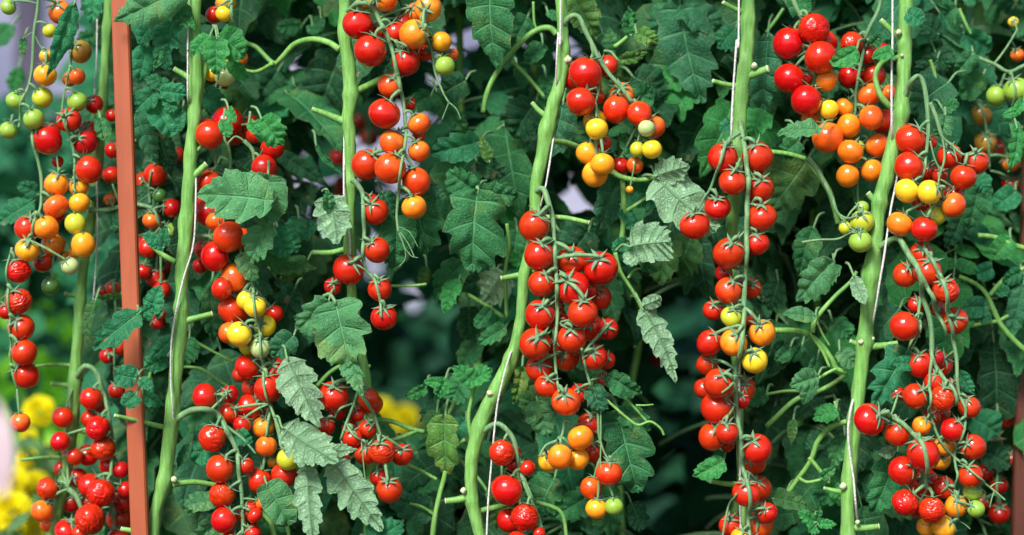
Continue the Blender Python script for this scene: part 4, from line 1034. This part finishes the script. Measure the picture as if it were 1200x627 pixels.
h('B6', 956, 616, 950, 622, 14, 'o', 'b', y=-.01)
h('B6', 990, 555, 966, 590, 40, 'o', 'm', y=.08)
h('S6', 1054, 362, 1022, 392, 36, 'o', 'g', y=.03, roll=12)
h('S6', 1064, 410, 1022, 472, 52, 'l', 't', y=-.01, roll=-8, curl=.3)
h('S6', 1070, 428, 1051, 422, 18, 'r', 't', y=-.03)
h('S6', 1052, 530, 1028, 604, 42, 'o', 'm', y=.01, roll=8)
h('S6', 1050, 525, 1026, 536, 16, 's', 'p', 1, y=-.01)
h('S6', 1030, 300, 1008, 330, 20, 's', 'm', y=.03)
h('S6', 1122, 434, 1138, 462, 18, 's', 't', y=.0)
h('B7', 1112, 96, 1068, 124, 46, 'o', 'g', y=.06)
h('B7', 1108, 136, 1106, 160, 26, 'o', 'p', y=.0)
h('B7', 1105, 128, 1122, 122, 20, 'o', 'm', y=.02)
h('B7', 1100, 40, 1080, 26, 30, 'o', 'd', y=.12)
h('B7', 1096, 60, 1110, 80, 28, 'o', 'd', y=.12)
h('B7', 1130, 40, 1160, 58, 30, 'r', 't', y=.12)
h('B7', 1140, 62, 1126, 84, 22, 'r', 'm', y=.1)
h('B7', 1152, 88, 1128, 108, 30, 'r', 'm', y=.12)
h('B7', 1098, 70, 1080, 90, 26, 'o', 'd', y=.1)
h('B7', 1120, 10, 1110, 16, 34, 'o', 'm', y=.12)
h('B7', 1134, -6, 1140, 6, 16, 'o', 't', y=.08)
h('B7', 1150, 210, 1136, 268, 36, 'o', 'm', y=.1)
h('B7', 1145, 205, 1158, 222, 22, 'o', 't', y=.1)
h('B7', 1190, 225, 1170, 240, 30, 'r', 't', y=.14)
h('B7', 1128, 250, 1118, 290, 26, 'o', 'd', y=.12)
h('B7', 1184, 280, 1168, 300, 24, 'r', 'b', y=.1)
h('B7', 1162, 315, 1148, 322, 22, 'r', 't', y=.1)
h('B7', 1196, 318, 1178, 328, 20, 'o', 't', y=.1)
h('B7', 1156, 360, 1130, 358, 26, 'r', 't', y=.1)
h('B7', 1168, 344, 1182, 340, 16, 'o', 't', y=.1)
h('B7', 1148, 376, 1160, 370, 12, 'r', 't', y=.1)
h('B7', 1200, 330, 1186, 400, 26, 's', 'g', y=.1)
h('B7', 1140, 490, 1168, 508, 36, 'r', 't', y=.14)
h('B7', 1150, 530, 1184, 540, 34, 'o', 'd', y=.16)
h('B7', 1115, 300, 1150, 330, 30, 'o', 'd', y=.2)
h('B9', 1192, 150, 1196, 200, 22, 'o', 'b', y=.03)
h('B9', 1200, 118, 1188, 134, 14, 'o', 'b', y=.05)
h('B9', 1196, 130, 1178, 132, 12, 'r', 'b', y=.05)
h('B9', 1186, 142, 1196, 160, 12, 'r', 'b', y=.05)

# --- leaf stalks that show between the fruit
br('B8', .06, [(566, 132), (572, 105), (588, 76), (612, 48), (630, 35), (644, 33), (652, 40)], [7, 9])
br('B8', .08, [(600, 72), (620, 92), (638, 114)], [6, 5])
br('B8', .06, [(625, 2), (626, 25), (630, 36)], [4, 3])
br('B6', .02, [(908, 387), (940, 389), (960, 402), (974, 420), (980, 432), (992, 436)], [8, 7], dy=.01)
br('B6', .02, [(952, 390), (956, 374), (976, 350), (997, 330), (1004, 318)], [7, 5])
br('B6', .02, [(948, 390), (964, 412), (972, 430)], [5, 4])
br('B6', .02, [(980, 432), (968, 438), (955, 446)], [5, 4])
br('B6', .03, [(956, 374), (964, 392), (972, 405)], [4, 3])
br('B6', .03, [(992, 494), (972, 502), (958, 518), (950, 540), (936, 560), (922, 580)], [8, 6], dy=.02)
br('B6', .03, [(948, 536), (958, 548), (972, 566)], [6, 5])
br('B6', .03, [(936, 560), (946, 565), (962, 562)], [5, 4])
br('B6', .05, [(990, 440), (972, 452), (955, 460), (930, 470), (898, 500)], [6, 7])
br('B6', .05, [(898, 462), (925, 458), (955, 460)], [4, 4])
br('B6', .03, [(978, 470), (981, 482), (983, 494)], [4, 4])
br('B6', .05, [(902, 178), (922, 180), (944, 186)], [7, 6])
br('B6', .05, [(946, 186), (960, 205), (972, 225), (978, 245), (982, 262)], [9, 7])
br('B6', .06, [(898, 38), (910, 22), (918, 10)], [5, 5])
br('B7', .1, [(1124, 324), (1144, 333), (1156, 345), (1164, 362), (1174, 382), (1194, 404), (1215, 420)], [6, 8])
br('B7', .1, [(1160, 346), (1172, 332), (1186, 321), (1206, 312)], [7, 7])
br('B7', .1, [(1136, 382), (1156, 378), (1170, 376), (1184, 368)], [6, 5])
br('B7', .1, [(1146, 276), (1166, 278), (1190, 288), (1210, 292)], [7, 8])
br('B7', .06, [(1090, 70), (1096, 90), (1100, 125), (1102, 155)], [5, 5])
br('B7', .1, [(1124, 10), (1130, 24), (1138, 40)], [5, 4])
br('S3', .03, [(440, 492), (460, 494), (480, 502), (497, 506)], [7, 6])
br('S3', .03, [(458, 516), (472, 512), (490, 504)], [6, 6])
br('S3', .05, [(478, 544), (494, 552), (512, 562)], [5, 5])
br('S3', .05, [(480, 590), (495, 594), (508, 603)], [4, 4])
br('B3', .04, [(506, 640), (509, 610), (514, 585), (520, 562), (522, 552)], [8, 6])
br('B3', .05, [(545, 515), (538, 520), (530, 532), (526, 548)], [6, 5])
br('B3', .05, [(534, 468), (528, 480), (520, 494)], [5, 5])
br('B3', .04, [(556, 452), (552, 470), (549, 490), (552, 512)], [5, 6])
br('B3', .06, [(536, 536), (560, 560), (574, 580)], [5, 4])
br('B3', .06, [(594, 262), (597, 290), (592, 318), (594, 372)], [5, 6])
br('B3', .08, [(546, 344), (570, 358), (590, 372)], [6, 6])
br('B4', .0, [(716, 200), (727, 207), (748, 211), (768, 208)], [8, 6])
br('B4', .02, [(729, 208), (731, 235), (730, 265), (727, 290), (722, 300)], [8, 7])
br('B4', .02, [(733, 248), (745, 240), (760, 230)], [6, 4])
br('B4', .0, [(721, 296), (728, 320), (742, 342), (752, 362)], [6, 4])
br('B4', .0, [(736, 326), (744, 316), (752, 315)], [4, 3])
br('B4', .02, [(720, 55), (727, 50), (735, 43)], [6, 5])
br('B4', -.01, [(692, 448), (700, 462), (712, 470), (735, 490), (748, 498), (762, 494), (774, 502), (778, 510)], [4, 3])
br('B4', .0, [(704, 446), (728, 462), (742, 476), (758, 494)], [5, 3])
br('B4', -.01, [(745, 475), (756, 475), (766, 474)], [3, 2])
br('B8', .02, [(628, 588), (650, 595), (660, 605), (664, 630)], [6, 5])
br('B2', .08, [(372, 452), (386, 437), (402, 428), (420, 430), (434, 429)], [6, 5])
br('S3', .03, [(458, 335), (480, 335), (500, 333)], [4, 4])
br('S3', .03, [(366, 296), (388, 296), (404, 292)], [7, 8])
br('B2', .1, [(350, 285), (362, 275), (376, 262)], [5, 4])
br('S2', .03, [(306, 600), (318, 615), (324, 640)], [6, 8])
br('S2', .03, [(335, 610), (338, 625), (340, 645)], [5, 6])
br('B1', .1, [(212, 430), (235, 432), (255, 445), (270, 455)], [4, 4])
br('B1', .1, [(228, 400), (250, 412), (275, 425)], [4, 4])
br('B1', .06, [(160, 440), (165, 455), (160, 465)], [3, 3])
br('B1', .12, [(174, 445), (180, 425), (192, 405)], [4, 4])

# --- compound leaves filling the leafy plants; openings where the photograph looks through
GAPS = [(345, 28, 24), (340, 66, 16), (322, 97, 5), (360, 175, 22), (345, 232, 16), (320, 215, 14), (440, 150, 20), (482, 190, 22), (505, 180, 18), (528, 45, 28), (550, 50, 18), (490, 105, 16),
        (440, 268, 18), (392, 310, 14), (662, 214, 26), (686, 236, 20), (716, 22, 16), (700, 30, 16), (640, 62, 12), (826, 128, 11), (832, 75, 6), (640, 85, 10),
        (500, 400, 62), (470, 360, 40), (540, 395, 20), (480, 465, 40), (455, 480, 34), (410, 420, 36), (780, 400, 48), (790, 470, 55), (780, 560, 62), (760, 620, 40), (830, 600, 36), (796, 340, 24), (745, 420, 22),
        (1120, 20, 10), (1085, 110, 9), (385, 400, 20), (400, 590, 26)]
def blocked(w):
    x, yy = PX(w)
    if x < 96: return True
    for gx, gy, gr in GAPS:
        if (x - gx) ** 2 + (yy - gy) ** 2 < gr * gr: return True
    return False
def sample_pts(me):
    vs = me.vertices; n = len(vs)
    return [vs[i].co.copy() for i in range(0, n, 23)]
SAMP = {me.name: sample_pts(me) for me in COMP}
for key, (px, y) in BPOS.items():
    rnd = random.Random(hash(key) % 1000 + px) if False else random.Random(px * 3 + 1)
    root = PLANT[key]; O = root.location
    made = tries = 0
    want = 52
    upper = MB()
    while made < want and tries < 420:
        tries += 1
        yy = rnd.uniform(-60, 690)
        foot = P(px + rnd.uniform(-45, 45), yy, y + rnd.uniform(-.02, .14))
        az = rnd.uniform(-1.5, 1.5)
        d = Vector((math.sin(az), -math.cos(az), rnd.uniform(-.15, .55))).normalized()
        Z = Vector((rnd.uniform(-.3, .3), -.35, 1)); Z = (Z - d * Z.dot(d)).normalized(); X = d.cross(Z)
        s = rnd.uniform(.62, 1.0)
        Mx = Matrix.Translation(foot) @ Matrix((X, d, Z)).transposed().to_4x4() @ Matrix.Scale(s, 4)
        me = rnd.choice(COMP)
        bad = n = 0; ymin = 9
        for v in SAMP[me.name]:
            w = Mx @ v; n += 1; ymin = min(ymin, w.y)
            if blocked(w): bad += 1
        if ymin < .075 or bad > n * .05: continue
        o = link('leaf', me, root, Matrix.Translation(-O) @ Mx)
        c = TINT[rnd.choice('dddmmmtgopbd')]; f = rnd.uniform(.6, 1.05)  # back leaf colours lowered to darken the foliage like shade
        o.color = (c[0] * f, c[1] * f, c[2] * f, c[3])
        made += 1
def merged_leaves(name, parent, mats, spec, O):
    """many compound leaves as one foliage mesh. spec: list of (matrix, mesh)."""
    mb = MB()
    for Mx, me in spec:
        b = len(mb.v)
        mb.v += [Mx @ v.co - O for v in me.vertices]
        ul = me.uv_layers[0].data
        for p in me.polygons:
            mb.face(tuple(b + i for i in p.vertices), p.material_index, [tuple(ul[li].uv) for li in p.loop_indices])
    return link(name, mb.mesh(name, mats), parent)
LOW = [compound_leaf(300 + i, L=.22 + .02 * i, droop=.7 + .2 * i, kind='oso'[i % 3], pairs=3) for i in range(0)]
# leafy tops of every vine, above the picture, added to shade what stands behind
k = 0
for key, root in PLANT.items():
    k += 1; rnd = random.Random(500 + k)
    y0 = root.location.y; x0 = root.location.x if key in ('S1',) else None
    topx = root.location.x
    spec = []
    for i in range(3 if key == 'S1' else 8):
        foot = Vector((topx + rnd.uniform(-.04, .04) + (0.05 if key == 'S4' else 0), y0 + rnd.uniform(.0, .1), rnd.uniform(1.52, 1.98)))
        az = rnd.uniform(-3.1, 3.1)
        d = Vector((math.sin(az), math.cos(az) * (1 if y0 > .2 else .5) + .25, rnd.uniform(0, .5))).normalized()
        Z = Vector((rnd.uniform(-.3, .3), -.2, 1)); Z = (Z - d * Z.dot(d)).normalized(); X = d.cross(Z)
        spec.append((Matrix.Translation(foot) @ Matrix((X, d, Z)).transposed().to_4x4() @ Matrix.Scale(rnd.uniform(.8, 1.1), 4), rnd.choice(COMP[:4])))
    o = merged_leaves('foliage', root, MATS_L, spec, root.location)
    o['kind'] = 'stuff'; o.color = TINT['m']

# ================================================================== FAR BEHIND
def simple_leaf(mb, T, L, W, mat=0):
    b = len(mb.v)
    for (x, y, z) in ((0, 0, 0), (-.42, .3, .06), (.42, .3, .06), (-.5, .5, .09), (.5, .5, .09), (-.28, .78, .05), (.28, .78, .05), (0, 1, -.08), (0, .3, 0), (0, .5, .0), (0, .78, -.03)):
        mb.v.append(T @ Vector((x * W, y * L, z * W)))
    for f in ((0, 8, 1), (0, 2, 8), (1, 8, 9, 3), (8, 2, 4, 9), (3, 9, 10, 5), (9, 4, 6, 10), (5, 10, 7), (10, 6, 7)):
        mb.face(tuple(b + i for i in f), mat, [(.5 + i * .01, .3) for i in f])
def rand_T(p, rnd, face=-1):
    d = Vector((rnd.uniform(-1, 1), rnd.uniform(-.7, .3), rnd.uniform(-1.1, .25))).normalized()
    Z = Vector((rnd.uniform(-.5, .5), face * rnd.uniform(.1, 1), rnd.uniform(.1, 1))); Z = (Z - d * Z.dot(d)).normalized()
    return Matrix.Translation(p) @ Matrix((d.cross(Z), d, Z)).transposed().to_4x4()
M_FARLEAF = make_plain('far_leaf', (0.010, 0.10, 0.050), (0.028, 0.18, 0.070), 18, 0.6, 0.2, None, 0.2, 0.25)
M_FARLEAF2 = make_plain('hedge_leaf_shade_tone', (0.003, 0.034, 0.024), (0.012, 0.085, 0.032), 7, 0.7, 0.2, None, 0.2, 0.15)  # leaf colour kept dark in place of deep shade, since sun reaches it
M_SUNLEAF = make_plain('shrub_leaf', (0.13, 0.45, 0.02), (0.28, 0.66, 0.04), 9, 0.6, 0.2, None, 0.3, 0.4)
FGAPS = [(342, 35, 36), (360, 180, 30), (345, 232, 26), (440, 150, 34), (490, 190, 40), (530, 45, 36), (490, 105, 26), (440, 268, 26), (392, 310, 10), (672, 225, 38), (700, 245, 24), (708, 26, 22), (640, 66, 22), (828, 128, 6), (462, 482, 60), (400, 440, 20), (1120, 20, 16), (1085, 110, 14), (900, 20, 16), (905, 170, 14), (756, 615, 14), (300, 80, 10), (505, 385, 56), (780, 400, 40), (775, 480, 48), (770, 560, 48), (760, 615, 40)]
rnd = random.Random(99)
mb = MB(); cnt = 0
while cnt < 8800:
    y = rnd.uniform(.70, 1.15); p = P(rnd.uniform(130, 1650), rnd.uniform(-130, 760), y)
    x, yy = PX(p)
    if noise.noise(Vector((p.x * 5, p.y * 5, p.z * 5))) < -.12: continue
    if any((x - a) ** 2 + (yy - b) ** 2 < (c + 22) ** 2 for a, b, c in FGAPS) and yy < 640: continue
    L = rnd.uniform(.06, .11)
    simple_leaf(mb, rand_T(p, rnd), L, L * rnd.uniform(.6, .8)); cnt += 1
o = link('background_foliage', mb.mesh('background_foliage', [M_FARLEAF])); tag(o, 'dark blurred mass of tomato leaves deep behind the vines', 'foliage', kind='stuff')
mb = MB(); cnt = 0
while cnt < 8000:
    y = rnd.uniform(2.2, 2.8); p = P(rnd.uniform(170, 1600), rnd.uniform(300, 800), y)
    if noise.noise(p * 4) < -.25: continue
    if p.z < .05: continue
    L = rnd.uniform(.07, .13); simple_leaf(mb, rand_T(p, rnd), L, L * rnd.uniform(.6, .8)); cnt += 1
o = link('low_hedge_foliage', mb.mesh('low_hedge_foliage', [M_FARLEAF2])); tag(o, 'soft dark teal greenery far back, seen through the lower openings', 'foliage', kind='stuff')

# sunlit shrubs behind the outermost vine
for i, (px, py, rr, y, lab) in enumerate([(66, 372, .24, 1.9, 'vivid green sunlit shrub blurred behind the single file of red fruit'),
                                         (6, 300, .20, 2.3, 'bright yellow green shrub at the picture edge beside the red fruit'),
                                         (120, 410, .22, 2.4, 'mid green blurred shrub behind the outermost vine stem'),
                                         (30, 205, .12, 1.5, 'bluish green blurred leafy spray above the bright shrubs')]):
    rnd = random.Random(40 + i); c = P(px, py, y)
    root = thing('garden_shrub', Vector((c.x, c.y, 0)), lab, 'shrub', 'blurred shrubs behind the outermost vine')
    mb = MB(); tube(mb, [Vector((0, 0, -.02)), Vector((.01, 0, c.z * .5)), Vector((0, 0, c.z))], [.014, .011, .005], 7, 4)
    link('stem', mb.mesh('stem', [M_GRN]), root)
    mb = MB()
    for k in range(420):
        d = Vector((rnd.gauss(0, 1), rnd.gauss(0, 1), rnd.gauss(0, 1))).normalized() * rr * rnd.random() ** .4
        d.z *= 1.35
        if rnd.random() < .3: d.z -= rr * rnd.random() * 2.2
        simple_leaf(mb, rand_T(Vector((0, 0, c.z)) + d, rnd), rnd.uniform(.05, .085), rnd.uniform(.03, .05))
    link('foliage', mb.mesh('foliage', [M_SUNLEAF if i != 3 else M_FARLEAF]), root)

# marigolds
def blossom_mesh(seed):
    rnd = random.Random(seed); mb = MB()
    for ring in range(7):
        th = (ring + .4) / 7 * 1.75
        n = max(4, int(5 + 15 * math.sin(th)))
        for k in range(n):
            a = 6.2832 * (k + rnd.random() * .6) / n
            d = Vector((math.sin(th) * math.cos(a), math.sin(th) * math.sin(a), math.cos(th) * .72))
            t = Vector((-math.sin(a), math.cos(a), 0)); w = .22 * rnd.uniform(.8, 1.25); l = rnd.uniform(.9, 1.08)
            upv = Vector((0, 0, 1)); b = len(mb.v)
            for s in (-1, -.35, .35, 1):
                mb.v.append(d * .45 + t * w * .4 * s)
                mb.v.append(d * l * .85 + t * w * s + d * .05 * math.cos(s * 5))
                mb.v.append(d * (l + .1 * math.sin(s * 4 + k)) + t * w * 1.15 * s + upv * .10 * (1 - abs(s)))
            for q in range(3):
                for r in range(2):
                    mb.face((b + q * 3 + r, b + q * 3 + 3 + r, b + q * 3 + 4 + r, b + q * 3 + 1 + r))
    return mb.mesh('blossom', [M_YEL])
BLOS = [blossom_mesh(s) for s in (1, 2, 3)]
MG = [(46, 484, 40, .8, 'uppermost fully visible yellow marigold beside the shrivelled red fruit'), (14, 600, 48, .62, 'lowest marigold in the picture corner, large and deep yellow'), (16, 566, 38, .75, 'yellow marigold just above the corner bloom'),
      (42, 568, 34, .8, 'yellow marigold next to the vine stem, above the orange tomato'), (30, 538, 26, .85, 'yellow marigold partly behind the pale pink petals'), (50, 532, 26, .9, 'small yellow marigold peeking past the vine stem'),
      (34, 512, 20, .9, 'pale yellow marigold touching the cut side branch'), (44, 624, 34, .65, 'yellow marigold cut off by the lower picture edge'), (147, 525, 9, .5, 'tiny yellow flower showing beside the terracotta stake'), (178, 519, 10, .7, 'small dim yellow flower just past the stake'),
      (474, 492, 34, 2.0, 'blurred yellow marigold in the dark gap under the dusty red cluster'), (446, 480, 27, 2.1, 'second blurred yellow marigold in the dark gap, partly behind red fruit'), (1182, 622, 22, .5, 'yellow flower low beside the dark reddish stake'), (905, 573, 16, 1.2, 'faint yellow flower in the dark gap beside the longest truss'), (1188, 568, 12, .6, 'little yellow flower above the corner by the dark stake'), (2, 560, 30, 1.25, 'yellow marigold at the very edge behind the pink petals')]
for i, (px, py, d, y, lab) in enumerate(MG):
    rnd = random.Random(60 + i); c = P(px, py, y); r = S(d, y) / 2
    root = thing('marigold', Vector((c.x, c.y, 0)), lab, 'flower', 'yellow marigolds')
    b = link('blossom', BLOS[i % 3], root, Matrix.Translation((0, 0, c.z)) @ Matrix.Rotation(R(rnd.uniform(45, 72)), 4, 'X') @ Matrix.Rotation(rnd.random() * 6, 4, 'Z') @ Matrix.Scale(r, 4))
    mb = MB(); tube(mb, [Vector((0, .01, c.z - r * .3)), Vector((.01, .02, c.z * .7)), Vector((0, 0, .0))], [.0025, .003, .004], 6, 4)
    link('stem', mb.mesh('stem', [M_GRN]), root)
    mb = MB()
    for k in range(130):
        z = c.z - r * 1.4 - rnd.random() ** 1.4 * .45
        p = Vector((rnd.gauss(0, .05), .03 + rnd.gauss(0, .05), z))
        simple_leaf(mb, rand_T(p, rnd), rnd.uniform(.025, .05), rnd.uniform(.008, .016))
    link('foliage', mb.mesh('foliage', [M_GRN]), root)

# unidentified pale pink shape close to the lens, built as a flower
root = thing('pale_pink_shape', P(-60, 520, -.75), 'blurred pale pink shape close by at the picture edge, built as a flower', 'flower'); O = root.location
mb = MB(); tube(mb, [P(-52, 470, -.74) - O, P(-50, 800, -.74) - O, Vector((.0, 0, -O.z))], [.004, .005, .006], 8, 5)
link('stem', mb.mesh('stem', [M_GRN]), root)
for (bx, by, tx, ty, w) in [(-16, 462, 2, 582, 46), (-40, 470, -38, 590, 50), (-60, 460, -98, 560, 48), (-50, 440, -90, 390, 46), (-36, 436, -30, 360, 44)]:
    y = -.75; B, T_ = P(bx, by, y), P(tx, ty, y - .01); Y = T_ - B; L = Y.length; Y.normalize(); Z = Vector((0, -1, .1)); Z = (Z - Y * Z.dot(Y)).normalized()
    T = Matrix((Y.cross(Z), Y, Z)).transposed().to_4x4(); mb = MB(); n = 7; W = S(w, y)
    for i in range(13):
        u = i / 12; ww = W / 2 * (math.sin(math.pi * (u * .86 + .1)) ** .7)
        for c in range(-n, n + 1):
            x = c / n * ww
            mb.v.append(B - O + T @ Vector((x, u * L - .06 * L * (c / n) ** 2 * u, .25 * x * x / W - .12 * L * u * u + .0006 * math.sin(c * 1.9))))
    for i in range(12):
        for c in range(2 * n):
            a = i * (2 * n + 1) + c; mb.face((a, a + 1, a + 2 * n + 2, a + 2 * n + 1))
    link('petal', mb.mesh('petal', [M_PINK]), root)
mb = MB(); c = P(-34, 452, -.765) - O; r = S(34, -.75) / 2
for j in range(9):
    th = math.pi * j / 8
    for i in range(16):
        a = 6.2832 * i / 16; dd = Vector((math.sin(th) * math.cos(a), math.sin(th) * math.sin(a) * .6, math.cos(th))); mb.v.append(c + dd * r * (1 + .15 * noise.noise(dd * 4)))
for j in range(8):
    for i in range(16): mb.face((j * 16 + i, (j + 1) * 16 + i, (j + 1) * 16 + (i + 1) % 16, j * 16 + (i + 1) % 16))
link('heart', mb.mesh('heart', [M_PINKC]), root)

# painted posts, pale wall, soil and lawn
def box(name, x0, x1, y0, y1, z0, z1, m, b=.004):
    import bmesh
    bm = bmesh.new(); bmesh.ops.create_cube(bm, size=1)
    for v in bm.verts: v.co = Vector(((x0 + x1) / 2 + v.co.x * (x1 - x0), (y0 + y1) / 2 + v.co.y * (y1 - y0), (z0 + z1) / 2 + v.co.z * (z1 - z0)))
    bmesh.ops.bevel(bm, geom=bm.edges[:], offset=b, segments=2, affect='EDGES')
    me = bpy.data.meshes.new(name); bm.to_mesh(me); bm.free(); me.materials.append(m)
    return link(name, me)
c = P(31, 70, 2.6)
o = box('fence_post', c.x - .028, c.x + .028, 2.6, 2.66, -.05, 2.4, M_POST); tag(o, 'dark violet upright post blurred behind the unripe green fruit', 'post')
o = box('garden_wall', -6, 6, 6.0, 6.2, -.05, 3.6, M_WALL, .02); tag(o, 'pale lilac grey wall glimpsed through the gaps in the leaves', 'wall')
me = bpy.data.meshes.new('ground'); me.from_pydata([(-60, -20, 0), (60, -20, 0), (60, 80, 0), (-60, 80, 0)], [], [(0, 1, 2, 3)]); me.materials.append(M_SOIL)
tag(link('ground', me), kind='structure')
me = bpy.data.meshes.new('lawn'); me.from_pydata([(-8, 2.4, .006), (8, 2.4, .006), (8, 5.9, .006), (-8, 5.9, .006)], [], [(0, 1, 2, 3)]); me.materials.append(M_GRASS)
tag(link('lawn', me), kind='structure')

# ================================================================== LIGHT AND CAMERA
W = bpy.data.worlds.new('World'); SC.world = W; W.use_nodes = True
nt = W.node_tree; nt.nodes.clear()
out = nt.nodes.new('ShaderNodeOutputWorld'); bg = nt.nodes.new('ShaderNodeBackground'); sky = nt.nodes.new('ShaderNodeTexSky')
sky.sky_type = 'NISHITA'; sky.sun_disc = False
EL, AZ = R(42), R(-24)               # sun behind the camera, a little to one side
sd = Vector((math.sin(AZ) * math.cos(EL), -math.cos(AZ) * math.cos(EL), math.sin(EL)))   # towards the sun
sky.sun_elevation = EL; sky.sun_rotation = math.atan2(sd.x, sd.y); sky.air_density = 1.0; sky.dust_density = 1.5
bg.inputs[1].default_value = 0.115
nt.links.new(sky.outputs[0], bg.inputs[0]); nt.links.new(bg.outputs[0], out.inputs[0])
ld = bpy.data.lights.new('sun', 'SUN'); ld.energy = 4.0; ld.angle = R(18); ld.color = (1.0, .97, .93)
lo = bpy.data.objects.new('sun', ld); COL.objects.link(lo); lo.rotation_euler = (-sd).to_track_quat('-Z', 'Y').to_euler(); lo.location = sd * 10

cd = bpy.data.cameras.new('camera'); co = bpy.data.objects.new('camera', cd); COL.objects.link(co)
co.location = (0, -D, ZC); co.rotation_euler = (R(90), 0, 0)
cd.sensor_width = 36; cd.lens = 36 * D / (1200 * K); cd.clip_end = 500; cd.clip_start = .05
cd.dof.use_dof = True; cd.dof.focus_distance = D - .02; cd.dof.aperture_fstop = 2.5
SC.camera = co
SC.view_settings.view_transform = 'Standard'; SC.view_settings.look = 'None'; SC.view_settings.exposure = 0.6; SC.view_settings.gamma = 1.0
SC.view_settings.use_curve_mapping = False
SC.render.engine = 'CYCLES'
SC.cycles.use_denoising = True
